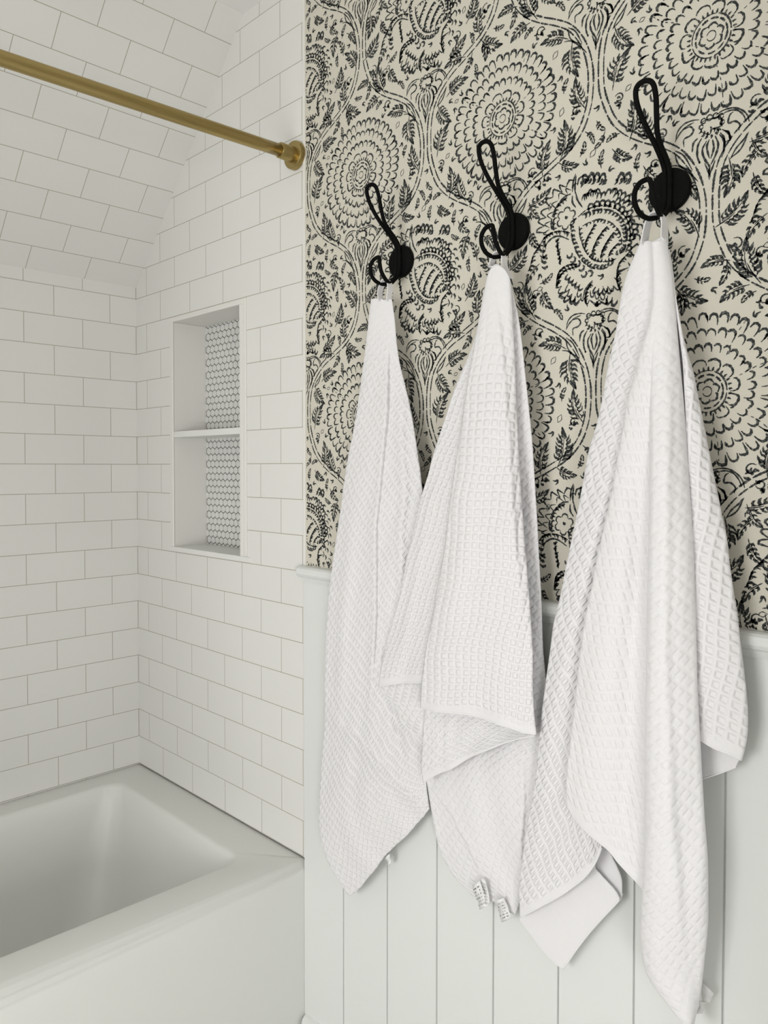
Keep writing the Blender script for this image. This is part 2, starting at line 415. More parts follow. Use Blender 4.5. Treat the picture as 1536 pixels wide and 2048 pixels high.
def curl(x, y, r, a0, sd=1):
    pts = []
    for i in range(9):
        q = i/8; rr = r*(1-.62*q); a = a0+sd*q*4.6
        pts.append((x+rr*math.cos(a), y+rr*math.sin(a)))
    S(pts, .95, .45); comma(pts[-1][0], pts[-1][1], a0+sd*5.6, r*.9, 2.2)
    comma(x+r*.3, y-r*.7, a0+1, r*1.1, 2.2); comma(x-r*.2, y-r*1.1, a0+2.2, r*.9, 1.9); comma(x-r*.5, y+r*.1, a0+3.4, r*.8, 1.7)
def drop(x, y, a, s):
    c, n = math.cos(a), math.sin(a)
    for sd in (-1, 1):
        S([(x-c*s, y-n*s), (x-n*sd*s*.55, y+c*sd*s*.55), (x+c*s, y+n*s)], .5, .4)
def scallop_ring(cx, cy, r, n, leg, w, ph, lean=.0, drop_p=.05, k=.86):
    for i in range(n):
        if rnd.random() < drop_p: continue
        a = 2*PI*(i+ph)/n + rnd.uniform(-.012, .012)
        h = PI/n*k*rnd.uniform(.9, 1.06); R = r*rnd.uniform(.985, 1.015)
        l1 = leg*rnd.uniform(.75, 1.15); l2 = leg*rnd.uniform(.25, .55)
        if math.sin(a) < 0 and rnd.random() < .5: l1, l2 = l2, l1
        if rnd.random() < .22: comma(cx+(R-2)*math.cos(a-h*.5), cy+(R-2)*math.sin(a-h*.5), a+PI+.3, leg*.55, w*.9, .1)
        def p(aa, rr): return (cx+rr*math.cos(aa), cy+rr*math.sin(aa))
        S([p(a-h*1.0, R-l1), p(a-h*.92, R-l1*.5), p(a-h*.6, R-1.0), p(a+h*.1, R+.8), p(a+h*.7, R-1.2), p(a+h*.95, R-l2)], w*rnd.uniform(.75, 1.2), .30, .62)
# --- vines
SWOOP = [(8.5,235),(10,217),(17,193),(30,165),(50,143),(74,126),(101,111),(125,94),(143,71),(155,45),(161,19),(162,0)]
DIAG = [(162,-2),(161,-20),(158,-37),(147,-64),(125,-88),(94,-106),(60,-123),(35,-143),(18,-166),(11,-188),(8.5,-210),(8.5,-233)]
strand = SWOOP+DIAG
for d in (4.3, -4.3):
    dashed(off_line(strand, d), 1.15, 22, 1.5)
strand2 = [(x-170.25, y-235) for x, y in SWOOP]; strand3 = [(x-170.25, y+235) for x, y in DIAG]
for P in (strand2, strand3):
    for d in (4.3, -4.3):
        dashed(off_line(P, d), 1.15, 24, 1.8)
# --- daisy drops and eye shapes above every neck (both half repeats)
for ox, oy in ((0, 0), (170.25, 235)):
    for k, P in DAISY.items():
        w = {'pet': 1.35, 'hea': 1.1, 'arc': 1.0, 'swi': 1.2, 'eye': 1.05, 'tip': 1.5}[k[:3]]
        S([(x+ox, y+oy) for x, y in P], w, .35)
    for cx, cy, cr in ((-9,-112,3.4),(-1,-110,3.8),(7,-110,3.6),(14,-113,3.6),(-12,-119,2.8),(16,-121,2.8)):
        S([(cx+cr*math.cos(q)+ox, cy+cr*math.sin(q)+oy) for q in (.2, 1.4, 2.6, 3.8, 5.0, 6.1)], .95, .5)
    for P in ('pet1', 'pet2'): S([(2-x+ox, y+oy) for x, y in DAISY[P]], 1.25, .35)
    for i in range(7):
        comma(-12+4*i+ox, -122-3*((i*37) % 3)+oy, -1.57+.2*(i-3), 6, 1.2)
    for i in range(5):
        a = PI*(1.1+.2*i); comma(1+9*math.cos(a)+ox, -128+5*math.sin(a)+oy, a, 5, 1.5)
    S([(-1+ox,-176+oy),(-.5+ox,-184+oy),(-.5+ox,-192+oy)], 1.5, .2)
    S([(-7+ox,-168+oy),(-3+ox,-178+oy),(-.5+ox,-186+oy)], 1.1, .3); S([(7+ox,-168+oy),(3+ox,-178+oy),(-.5+ox,-186+oy)], 1.1, .3)
# --- round flower
for n, r, leg, w, ph, dp in ((42, 101, 15, 1.8, 0, .03), (35, 81, 11, 1.6, .4, .05), (29, 61, 10, 1.65, .2, .04)):
    scallop_ring(0, -1, r, n, leg, w, ph, 0, dp)
scallop_ring(0, -2, 42, 11, 12, 1.35, .3, 0, 0, .95)
for i in range(30):
    a = 2*PI*i/30+.05; comma(28*math.cos(a), -3+28*math.sin(a), a, 5.5, 1.3, .1)
def ring_dash(cx, cy, rx, ry, w, on, gap):
    dashed([(cx+rx*math.cos(2*PI*i/20), cy+ry*math.sin(2*PI*i/20)) for i in range(21)], w, on, gap)
ring_dash(0, -3, 26, 28, 1.0, 40, 2); ring_dash(0, -3, 21, 22.5, 1.3, 12, 3)
for i in range(6):
    a = 2*PI*i/6+.3
    S([(14*math.cos(a-.45), -3+14*math.sin(a-.45)), (16.5*math.cos(a), -3+16.5*math.sin(a)), (14*math.cos(a+.45), -3+14*math.sin(a+.45)), (11*math.cos(a+.52), -3+11*math.sin(a+.52))], 1.35, .35)
ring_dash(0, -3, 6, 6.5, .7, 14, 3)
for a, r0, r1 in ((1.05, 50, 99), (.35, 44, 98), (-1.4, 45, 98), (2.55, 62, 98), (-.62, 60, 99), (-2.35, 64, 99)):
    dashed([(r0*math.cos(a), r0*math.sin(a)), ((r0+r1)/2*math.cos(a+.03), (r0+r1)/2*math.sin(a+.03)), (r1*math.cos(a), r1*math.sin(a))], .5, 5, 3)
# --- leaves along the vines inside the round-flower cell
LV = [((-139.7,62.4),(-111,27.4),1.15),((-142,-19),(-116,26),1.2),((-113.3,-100),(-113.5,-50.8),1),((-80,-114.7),(-93.8,-68.9),1),
 ((129.5,66.4),(140,16),1.25),((151,-34),(136,14),1),((111,-99.4),(117,-44),1.15),((77.7,-113),(91,-66),1),((118.6,79.9),(74,88),1.1),
 ((-64.8,124.7),(-82,100),.9),((-83.7,127.6),(-125.6,124),1),((-116.8,76.2),(-74,90),1.1),((-14.9,-259.7),(-47,-222),1.1),((-47.8,-316.9),(-46.4,-276),1),
 ((-44,-329.7),(-2,-352),1.2),((-40.4,-335),(-36,-366),1),((24,-302.8),(-10,-306),.9),((24,-306),(16,-330),.8),((48.7,-340),(16,-356),1.1),
 ((62.7,-334.3),(48,-279),1.15),((13.7,-254),(49,-220),1.1),((25.9,-174.6),(19.8,-219),1.2),((55.8,-157),(93,-140),1),((-38.5,-186),(-17,-214),.9),((54,-156),(70,-178),.9)]
for i, (b, t, f) in enumerate(LV): leaf(b, t, f, 1 if i % 2 else -1)
for x, y, r, a, s in ((-132,-40,8,2.6,-1),(-66,-112,8,2.4,-1),(137,-36,8,.6,1),(58,-108,9,.8,1),(70,-126,7,3.5,1),(-108,140,7,1,1),(-35,-281,9,1.2,1),(36,-284,9,2,-1),(72,-362,9,0,1),(-78,-150,7,.3,1)):
    curl(x, y, r, a, s)
for x, y, a, s in ((100,62,.9,7),(112,-29,1.1,7),(-98,58,.4,5),(-118,-30,.7,6),(60,-215,.6,7),(-80,-190,1.2,7),(92,-168,1.3,6)):
    drop(x, y, a, s)
# --- paisley flower (centre of the half repeat)
POX, POY = 170.25, -235
def pp(P): return [(x+POX, y+POY) for x, y in P]
PW = {'core_outer': 1.0, 'inner_in': .8, 'core_in': .8, 'petals_top': .8}
for k, P in PAISLEY.items():
    if k in ('core_outer', 'inner_out', 'core_in', 'inner_in', 'spiral', 'spiral2', 'leafL_out', 'leafB_out'): dashed(pp(P), PW.get(k, 1.0)*1.3, 18, 2)
    elif 'vein' in k or 'petals_top' in k or 'scal' in k or k in ('beads', 'leafL_mid', 'bead2', 'bumpsL', 'leafB_teeth', 'leafB_teeth2', 'leafC_teeth', 'leafC_t2', 'leafL_teeth'): pass
    else: S(pp(P), 1.4, .35)
def along(P, step):
    C = catmull([Vector((x, y, 0)) for x, y in P], 8); acc = 0; out = []
    for i in range(1, len(C)):
        acc += (C[i]-C[i-1]).length
        if acc >= step:
            acc = 0; t = (C[i]-C[i-1]).normalized(); out.append((C[i].x+POX, C[i].y+POY, math.atan2(t.y, t.x)))
    return out
for k, step, ln, w, da in (('vein1', 5.2, 6, 1.6, 2.2), ('vein2', 5.2, 7, 1.8, 2.2), ('vein3', 5.2, 7, 1.8, 2.2), ('vein4', 5, 6, 1.5, 2.2), ('leafL_mid', 5, 5, 1.6, 2.4), ('leafL_mid', 6, 4, 1.2, -2.6),
                           ('core_outer', 5.4, 6, 1.7, -1.9), ('inner_out', 5.6, 6, 1.7, 1.1), ('leafL_teeth', 6, 11, 1.8, -2.3), ('petals_top', 5.5, 8, 2.2, -1.9), ('petals_top2', 6, 8, 2.0, -1.9)):
    for x, y, a in along(PAISLEY[k], step): comma(x, y, a+da+rnd.uniform(-.2, .2), ln*rnd.uniform(.9, 1.35), w*rnd.uniform(.85, 1.35))
for k in ('vein1', 'vein2', 'vein3', 'vein4', 'leafL_mid'): S(pp(PAISLEY[k]), 1.1, .5)
def scal(P, step, h, w, sd):
    pts = along(P, step)
    for i in range(len(pts)-1):
        x0, y0, a0 = pts[i]; x1, y1, a1 = pts[i+1]
        nx, ny = -math.sin(a0)*sd, math.cos(a0)*sd
        S([(x0-nx*h*.6, y0-ny*h*.6), (x0+(x1-x0)*.15+nx*h*.3, y0+(y1-y0)*.15+ny*h*.3), ((x0+x1)/2+nx*h*.75, (y0+y1)/2+ny*h*.75), (x1-(x1-x0)*.1+nx*h*.3, y1-(y1-y0)*.1+ny*h*.3), (x1-nx*h*.2, y1-ny*h*.2)], w*1.2*rnd.uniform(.8, 1.2), .3)
scal(PAISLEY['scal2'], 7, 6, 1.1, 1); scal(PAISLEY['scal2b'], 7, 6, 1.1, 1)
scal(PAISLEY['petals_top'], 9, 9, 1.7, 1); scal(PAISLEY['petals_top2'], 9, 9, 1.7, 1)
scal(PAISLEY['leafB_teeth'], 7, 6, 1.3, -1); scal(PAISLEY['leafB_teeth2'], 8, 9, 1.7, -1); scal(PAISLEY['leafC_teeth'], 7, 7, 1.3, -1); scal(PAISLEY['leafC_t2'], 9, 9, 1.5, -1)
for x, y, a in along(PAISLEY['beads'], 8.5):
    S([(x+4.2*math.cos(q), y+4.2*math.sin(q)) for q in (a-.6, a+.4, a+1.57, a+2.7, a+3.7)], 1.5, .35); comma(x-5*math.cos(a), y-5*math.sin(a), a-1.57, 5.5, 2.1)
for x, y, a in along(PAISLEY['bead2'], 9.5):
    S([(x+4.5*math.cos(q), y+4.5*math.sin(q)) for q in (a-.4-1.57, a+.5-1.57, a+1.57-1.57, a+2.7-1.57, a+3.6-1.57)], 1.7, .35)
for k, step, ln, w, da in (('leafL_out', 6, 9, 1.7, 2.3), ('leafB_out', 6, 9, 1.8, 2.2), ('leafB_in', 6, 7, 1.4, 2.4), ('spiral2', 6, 6, 1.3, 2.0), ('leafC2', 6, 7, 1.5, 2.2), ('right1', 6, 8, 1.6, 2.2), ('core_in', 5.2, 5, 1.4, -1.9), ('inner_in', 5.5, 5, 1.4, 1.9)):
    for x, y, a in along(PAISLEY[k], step): comma(x, y, a+da+rnd.uniform(-.2, .2), ln*rnd.uniform(.8, 1.25), w*rnd.uniform(.7, 1.2))
dashed(pp([(-41,34),(-27,40),(-14,47),(4,48),(22,44),(38,34),(52,18),(57,0),(56,-16),(50,-29)]), 1.2, 20, 2)
BL = PAISLEY['bumpsL']
for i in range(0, len(BL)-2, 2):
    a, b, c = BL[i], BL[i+1], BL[i+2]
    for sc_, w in ((1, 1.4), (.72, .9)):
        mx, my = (a[0]+c[0])/2, (a[1]+c[1])/2
        S(pp([a, ((a[0]*.4+b[0]*.6)-3, (a[1]*.4+b[1]*.6)+2), b, (c[0]*.3+b[0]*.7-1, c[1]*.3+b[1]*.7), c]) if sc_ == 1 else pp([(mx+(q[0]-mx)*.8+9, my+(q[1]-my)*.8-6) for q in (a, b, c)]), w, .35)
for i in range(7):                                  # little rosette in the paisley's curl
    a = 2*PI*i/6+.4; cx, cy = POX-49+11*math.cos(a), POY+42+11*math.sin(a)
    if i < 6: S([(cx+5.5*math.cos(q), cy+5.5*math.sin(q)) for q in (a-1.7, a-.8, a, a+.8, a+1.7)], 1.2, .4)
    else: comma(POX-51, POY+42, 0, 5, 2.6)
for i in range(26):                                 # outer fringe around the core, top to right
    a = 2.35-.115*i; R = 66+4*math.sin(i*1.3)
    if i > 4: S([(POX-2+(R-7)*math.cos(a+.05), POY+2+(R-7)*math.sin(a+.05)*1.02), (POX-2+R*math.cos(a+.03), POY+2+R*math.sin(a+.03)*1.02), (POX-2+(R+1.5)*math.cos(a-.03), POY+2+(R+1.5)*math.sin(a-.03)*1.02), (POX-2+(R-4)*math.cos(a-.07), POY+2+(R-4)*math.sin(a-.07)*1.02)], 1.5, .3)
for i in range(16):                                 # lower skirt of hanging petals
    a = -2.6+.115*i; R = 70+9*((i*7) % 3)/2
    S([(POX-4+(R-10)*math.cos(a-.05), POY-14+(R-10)*math.sin(a-.05)), (POX-4+(R-1)*math.cos(a-.03), POY-14+(R-1)*math.sin(a-.03)), (POX-4+(R+1)*math.cos(a+.02), POY-14+(R+1)*math.sin(a+.02)), (POX-4+(R-5)*math.cos(a+.06), POY-14+(R-5)*math.sin(a+.06))], 1.1, .3)
# right flank of the paisley: long teeth
for i in range(8):
    a = .75-.20*i; R = 74+3*(i % 2)
    comma(POX+R*math.cos(a), POY-3+R*math.sin(a)*1.05, a-.9, 10, 1.8); S([(POX+(R-9)*math.cos(a), POY-3+(R-9)*math.sin(a)), (POX+(R-2)*math.cos(a-.05), POY-3+(R-2)*math.sin(a-.05)), (POX+(R-1)*math.cos(a-.14), POY-3+(R-1)*math.sin(a-.14))], 1.1, .35)
for b, t, f in (((-100,-20),(-118,-42),1),((-114,34),(-96,6),.8),((60,-92),(92,-72),1),((96,-50),(112,-10),1.1),((100,60),(88,20),1.05),((-60,128),(-28,118),1),((30,122),(58,104),1.1),((-112,62),(-128,36),.8),((78,84),(98,66),.9),((-92,-62),(-72,-92),1),((118,14),(104,44),.9)):
    leaf((b[0]+POX, b[1]+POY), (t[0]+POX, t[1]+POY), f, -1)
for x, y, a, s in ((-96,-58,.2,6),(-88,4,1.2,5),(-4,128,.8,7),(88,-28,1.2,6)): drop(x+POX, y+POY, a, s)
for x, y, r, a, s in ((-104,-66,8,1,1),(74,-66,8,2,-1),(-84,112,8,.5,1)): curl(x+POX, y+POY, r, a, s)

# small leaflets wherever the repeat is still bare
GS = 3.0; NXg, NZg = int(PX*1000/GS), int(PZ*1000/GS)
occ = set()
def mark(x, y): occ.add((int(x/GS) % NXg, int(y/GS) % NZg))
def mark_all(lst):
    for pts, w, a, k in lst:
        for p in catmull([Vector((x, y, 0)) for x, y in pts], 4): mark(p.x, p.y)
mark_all(strokes)
def clearance(gx, gy, lim):
    for r in range(lim+1):
        for ax in range(-r, r+1):
            for ay in range(-r, r+1):
                if max(abs(ax), abs(ay)) == r and ax*ax+ay*ay <= (r+.4)**2 and ((gx+ax) % NXg, (gy+ay) % NZg) in occ: return r
    return lim+1
for need in (6, 5, 4):
    cells = [(gx, gy) for gx in range(NXg) for gy in range(NZg)]; rnd.shuffle(cells)
    for gx, gy in cells:
        x, y = (gx+.5)*GS, (gy+.5)*GS
        dx = (x+PX*500) % (PX*1000)-PX*500; dy = (y+PZ*500) % (PZ*1000)-PZ*500
        if math.hypot(dx, dy+1) < 108: continue
        if (gx, gy) in occ or clearance(gx, gy, need-1) < need: continue
        k0 = len(strokes); a = rnd.uniform(0, 2*PI); sz = need*GS*.62
        if need >= 5: leaf((x-math.cos(a)*sz*.9, y-math.sin(a)*sz*.9), (x+math.cos(a)*sz*.95, y+math.sin(a)*sz*.95), .62, rnd.choice((-1, 1)))
        elif need == 4:
            for q in (-.6, .3): comma(x-math.cos(a)*sz*.6, y-math.sin(a)*sz*.6, a+q, sz*1.3, 1.4, .2)
        else: comma(x-math.cos(a)*4, y-math.sin(a)*4, a, 8.5, 1.7, .3); comma(x-math.cos(a)*4, y-math.sin(a)*4, a+.9, 6, 1.2, .2)
        mark_all(strokes[k0:])

# turn the brush marks into thin ink shapes lying on the paper
prot = []
for pts, w, a, skew in strokes:
    C = catmull([Vector((x, y, 0)) for x, y in pts], 4)
    n = len(C); row = []
    ph = rnd.random()*6
    for i, p in enumerate(C):
        t = (C[min(n-1, i+1)]-C[max(0, i-1)]); t = t.normalized() if t.length else Vector((1,0,0))
        q = i/(n-1)
        q2 = q**(math.log(.5)/math.log(max(.05, min(.95, skew))))
        hw = 1.1*w*(a+(1-a)*math.sin(PI*min(1, max(0, q2)))**.8)*(1+.22*math.sin(ph+i*1.9)) + .05
        row.append((p.x-t.y*hw, p.y+t.x*hw, p.x+t.y*hw, p.y-t.x*hw))
    prot.append(row)
V = [(WPX0,0,WPZ0),(WPX1,0,WPZ0),(WPX1,0,WPZ1),(WPX0,0,WPZ1),(WPX0,.02,WPZ0),(WPX1,.02,WPZ0),(WPX1,.02,WPZ1),(WPX0,.02,WPZ1)]
F = [(0,1,2,3),(7,6,5,4),(0,4,5,1),(3,2,6,7),(0,3,7,4),(1,5,6,2)]; FM = [0]*6
for i in range(-2, 4):
    for j in range(-2, 3):
        ox, oz = CX0+PX*i, CZ0+PZ*j
        for row in prot:
            x0 = ox+row[0][0]*.001; z0 = oz+row[0][1]*.001
            if x0 < WPX0-.06 or x0 > WPX1+.06 or z0 < WPZ0-.06 or z0 > WPZ1+.06: continue
            ok = [ox+max(r[0], r[2])*.001 < WPX1 and WPX0+.003 < ox+min(r[0], r[2])*.001 and WPZ0+.0005 < oz+min(r[1], r[3])*.001 and oz+max(r[1], r[3])*.001 < WPZ1 for r in row]
            base = len(V)
            for r in row:
                V.append((ox+r[0]*.001, -.00025, oz+r[1]*.001)); V.append((ox+r[2]*.001, -.00025, oz+r[3]*.001))
            for k in range(len(row)-1):
                if ok[k] and ok[k+1]:
                    F.append((base+2*k, base+2*k+1, base+2*k+3, base+2*k+2)); FM.append(1)
mesh_obj('wallpaper', V, F, None, wb, mats=[M_PAPER, M_INK], fmat=FM)

# ------------------------------------------------------------------ wainscot, chair rail, baseboard
GX = [.757 + 0] + [.884+.1266*k for k in range(-0, 14)]
WY = -.006
prof = [(.7572, .02), (.7572, WY+.001), (.7580, WY)]
for g in [.884+.1266*k for k in range(9)]:
    prof += [(g-.0018, WY), (g-.0013, WY+.0046), (g+.0013, WY+.0046), (g+.0018, WY)]
prof += [(1.928, WY), (1.928, .02)]
V = [(x, y, z) for z in (.12, 1.115) for x, y in prof]; n = len(prof)
F = [(i, i+1, n+i+1, n+i) for i in range(n-1)] + [(n-1, 0, n, 2*n-1)] + [tuple(n+i for i in range(n))]
mesh_obj('wainscot', V, F, M_PAINT, wb)
# rail: rounded nosing profile extruded along X, with a rounded left end
rp = [(.0, 1.1120), (-.0100, 1.1120), (-.0115, 1.1075), (-.0090, 1.1035), (-.0070, 1.1000), (0, 1.1000)]
V, F = [], []
rail = [(.01,1.1100),(-.0125,1.1100),(-.0160,1.1125),(-.0195,1.1180),(-.0200,1.1235),(-.0185,1.1290),(-.0150,1.1325),(-.0100,1.1342),(.01,1.1345)]
cove = [(.01,1.1000),(-.0085,1.1000),(-.0105,1.1050),(-.0125,1.1100),(.01,1.1100)]
def extrude_x(prof, xs):
    V = []; F = []; n = len(prof)
    for x, s in xs:
        cy = .004; cz = sum(p[1] for p in prof)/n
        for y, z in prof: V.append((x, cy+(y-cy)*s, cz+(z-cz)*(1-(1-s)*.6)))
    for i in range(len(xs)-1):
        for k in range(n):
            k2 = (k+1) % n; F.append((i*n+k, (i+1)*n+k, (i+1)*n+k2, i*n+k2))
    F.append(tuple(range(n))); F.append(tuple((len(xs)-1)*n+k for k in reversed(range(n))))
    return V, F
o = mesh_obj('trim_1', *join([extrude_x(rail, [(.7390,.45),(.7405,.72),(.7440,.92),(.7500,1),(1.928,1)]), extrude_x(cove, [(.7575,1),(1.928,1)])]), M_PAINT); struct(o, 'white chair rail below the patterned wallpaper')
V, F = [], []
bb = [(.02,0),(-.020,0),(-.020,.150),(-.0175,.158),(-.0120,.163),(-.0060,.166),(.02,.166)]
o = mesh_obj('baseboard_back', *extrude_x(bb, [(.764,1),(1.928,1)]), M_PAINT); struct(o)

# ------------------------------------------------------------------ niche
nk = empty('wall_niche', (.36, 0, NZ0)); tag(nk, 'recessed two-tier shower niche with hexagon mosaic back in the tiled wall', 'niche')
D = .098
IX0, IX1, IZ0, IZ1 = .2066, .5146, 1.1345, 1.7250
o = mesh_obj('side_panel', *box(IX0-.0064, IX0-.0003, .0009, D, IZ0, IZ1), M_TRIM, nk)
o = mesh_obj('side_panel', *box(IX1+.0003, IX1+.005, .0009, D, IZ0, IZ1), M_TRIM, nk)
o = mesh_obj('top_panel', *box(IX0-.006, IX1+.005, .0009, D, IZ1+.0003, IZ1+.0045), M_TRIM, nk)
o = mesh_obj('grout_panel', *box(IX0-.006, IX1+.006, D, D+.01, IZ0-.004, IZ1+.006), M_GROUT, nk)
# hexagon chips
hv, hf = [], []
Wf = .0198; Rh = Wf/math.sqrt(3); g = .0026
r = 0; z = IZ0-.004
while z < IZ1+.01:
    x = IX0 - (Wf/2 if r % 2 else 0)+.002
    while x < IX1+.01:
        pts = []
        for k in range(6):
            a = PI/6+k*PI/3
            pts.append((math.cos(a), math.sin(a)))
        cl = lambda px, pz: (min(IX1, max(IX0, px)), min(IZ1, max(IZ0, pz)))
        ro = (Rh-g/2); ri = ro-.0010; b = len(hv)
        if IX0-.006 < x < IX1+.006 and IZ0-.006 < z < IZ1+.006:
            for rr, yy in ((ro, D+.0005), (ro, D-.0012), (ri, D-.0018)):
                for px, pz in pts:
                    q = cl(x+px*rr, z+pz*rr); hv.append((q[0], yy, q[1]))
            for lv in (0, 1):
                for k in range(6):
                    k2 = (k+1) % 6; hf.append((b+lv*6+k, b+(lv+1)*6+k, b+(lv+1)*6+k2, b+lv*6+k2))
            hf.append(tuple(b+12+k for k in range(6)))
        x += Wf
    z += Rh*1.5; r += 1
mesh_obj('hexagon_mosaic', hv, hf, M_HEX, nk)
o = mesh_obj('shelf', *box(IX0, IX1, -.001, D-.002, 1.4228, 1.4385), M_STONE, nk); bevel(o, .0012)
o = mesh_obj('sill', *box(IX0-.016, .5545, -.003, D-.002, 1.1215, IZ0), M_STONE, nk); bevel(o, .0015)
for args in ((.1906, IX0, IZ0, IZ1+.0128), (IX1, .5270, IZ0, IZ1+.0002), (.5276, .5405, IZ0, IZ1+.0128)):
    o = mesh_obj('frame_strip', *box(args[0], args[1], -.004, .0008, args[2], args[3]), M_TRIM, nk); bevel(o, .0018, 3)
o = mesh_obj('frame_strip', *box(IX0+.0004, .5272, -.004, .0008, IZ1, IZ1+.0130), M_TRIM, nk); bevel(o, .0022, 3)

# ------------------------------------------------------------------ bathtub
TZ = .4945
tb = empty('bathtub', (.38, TUBY/2, 0)); tag(tb, 'white alcove bathtub with broad flat rim and smooth apron front', 'bathtub')
def rrect(x0, x1, y0, y1, r, z, seg=8, skew=0):
    P = []
    for cx, cy, a0 in ((x1-r, y1-r, 0), (x0+r, y1-r, PI/2), (x0+r, y0+r, PI), (x1-r, y0+r, 3*PI/2)):
        for k in range(seg+1):
            a = a0+PI/2*k/seg
            X = cx+r*math.cos(a); Y = cy+r*math.sin(a)
            if skew: X += skew*(Y/-1.5)*max(0, (X-.38)/.38)
            P.append((X, Y, z))
    return P
SKW = -.06
loops = []
def lp(*a, **k): loops.append(rrect(*a, **k))
ED = .7570
lp(-.003, ED, TUBY+.001, .003, .001, .0, skew=0)
lp(-.003, ED, TUBY+.001, .003, .001, TZ-.045, skew=0)
lp(-.003, ED-.0003, TUBY+.001, .003, .001, TZ-.024, skew=-.018)
lp(-.003, ED-.0015, TUBY+.001, .003, .001, TZ-.012, skew=-.042)
lp(-.003, ED-.0040, TUBY+.001, .003, .001, TZ-.005, skew=-.070)
lp(-.003, ED-.0080, TUBY+.001, .003, .001, TZ-.0012, skew=-.092)
lp(-.003, ED-.0130, TUBY+.001, .003, .001, TZ, skew=-.110)
lp(.064, .664, TUBY+.095, -.090, .045, TZ, skew=SKW)
lp(.070, .657, TUBY+.101, -.097, .042, TZ-.002, skew=SKW)
lp(.074, .652, TUBY+.106, -.102, .042, TZ-.008, skew=SKW)
lp(.080, .647, TUBY+.120, -.112, .055, TZ-.04, skew=SKW)
lp(.092, .638, TUBY+.20, -.135, .09, TZ-.18, skew=SKW)
lp(.115, .620, TUBY+.29, -.165, .12, TZ-.32, skew=SKW)
lp(.145, .590, TUBY+.34, -.200, .13, TZ-.365, skew=SKW)
lp(.20, .54, TUBY+.40, -.260, .09, TZ-.38, skew=SKW)
V = [p for L in loops for p in L]; n = len(loops[0]); F = []
for i in range(len(loops)-1):
    for k in range(n):
        k2 = (k+1) % n; F.append((i*n+k, i*n+k2, (i+1)*n+k2, (i+1)*n+k))
F.append(tuple((len(loops)-1)*n+k for k in range(n)))
o = mesh_obj('tub_shell', V, F, M_TUB, tb, smooth=True); o.modifiers.new('edge', 'EDGE_SPLIT').split_angle = math.radians(42)
o = mesh_obj('drain', *lathe_y(0, 0, [(0, .03), (-.003, .03)], 32), M_BRASS, tb)
o.data.transform(Matrix.Translation((.37, -1.15, TZ-.3795)) @ Matrix.Rotation(-PI/2, 4, 'X'))

# ------------------------------------------------------------------ shower curtain rod
RXc, RZc = .7290, 2.0085
rd = empty('shower_curtain_rod', (RXc, 0, RZc)); tag(rd, 'brushed brass shower curtain rod crossing the tiled alcove', 'curtain rod')
def rodpt(y): return (RXc-.006*(y/-.6)*0, y, RZc+.026*y*1.0)
Pt = [(RXc, y, RZc+.0245*(y+.03)) for y in (-.045, -.4, -.8, -1.2, -1.50)]
mesh_obj('rod_tube', *tube(catmull(Pt, 6), .0127, 40), M_BRASS, rd, smooth=True)
for y0, s, z in ((-.0016, -1, RZc), (TUBY+.0005, 1, RZc+.0245*(-1.5+.03))):
    pr = [(y0, .0295), (y0+s*.009, .0295), (y0+s*.0115, .0280), (y0+s*.012, .0262), (y0+s*.0122, .0165), (y0+s*.044, .0160), (y0+s*.0455, .0150), (y0+s*.046, .0128)]
    o = mesh_obj('flange', *lathe_y(RXc, z, pr), M_BRASS, rd, smooth=True)
    m = o.modifiers.new('edge', 'EDGE_SPLIT'); m.split_angle = math.radians(35)

# ------------------------------------------------------------------ hooks
HZ = 1.7245
def hook_wire(lo):
    pts = []
    for p in lo: pts.append(p)
    return pts
def make_hook(x, label, reach=1.0):
    h = empty('wall_hook', (x, -.0002, HZ)); tag(h, label, 'hook', 'black hairpin hooks on the wallpaper')
    pr = [(-.0004, .0285), (-.0025, .0295), (-.0075, .0295), (-.0092, .0285), (-.0098, .026), (-.0100, .012)]
    o = mesh_obj('mounting_disc', *lathe_y(x, HZ, pr), M_BLACK, h, smooth=True)
    o.modifiers.new('edge', 'EDGE_SPLIT').split_angle = math.radians(40)
    r = .0035
    # (y, z, half spread in x)
    up = [(-.0115,-.012,.0034),(-.0125,.012,.0034),(-.0145,.026,.0034),(-.0240,.0375,.0034),(-.0400,.0500,.0033),(-.0540,.0625,.0050),(-.0660,.0800,.0095),(-.0750,.0980,.0130),(-.0805,.1120,.0125),(-.0830,.1185,.0080),(-.0838,.1205,.0)]
    lo = [(-.0115,.010,.0034),(-.0125,-.015,.0034),(-.0160,-.028,.0034),(-.0250,-.0370,.0032),(-.0380,-.0440,.0040),(-.0530,-.0465,.0090),(-.0680,-.0420,.0125),(-.0790,-.0310,.0132),(-.0815,-.0180,.0118),(-.0785,-.0085,.0080),(-.0750,-.0045,.0040),(-.0740,-.0035,.0)]
    for nm, L in (('coat_prong', up), ('towel_prong', lo)):
        L = [(y*(reach if nm == 'towel_prong' and y < -.03 else 1), z, s) for y, z, s in L]
        P = [(x-s, y, HZ+z) for y, z, s in L] + [(x+s, y, HZ+z) for y, z, s in reversed(L[:-1])]
        mesh_obj(nm, *tube(catmull(P, 6), r, 14), M_BLACK, h, smooth=True)
    return h
HX = (1.0440, 1.2975, 1.5585)
make_hook(HX[0], 'black iron wall hook nearest the tiled shower, farthest from the camera', .88)
make_hook(HX[1], 'black iron wall hook between the other two on the wallpaper', .90)
make_hook(HX[2], 'black iron wall hook farthest from the tiled shower, seen largest')
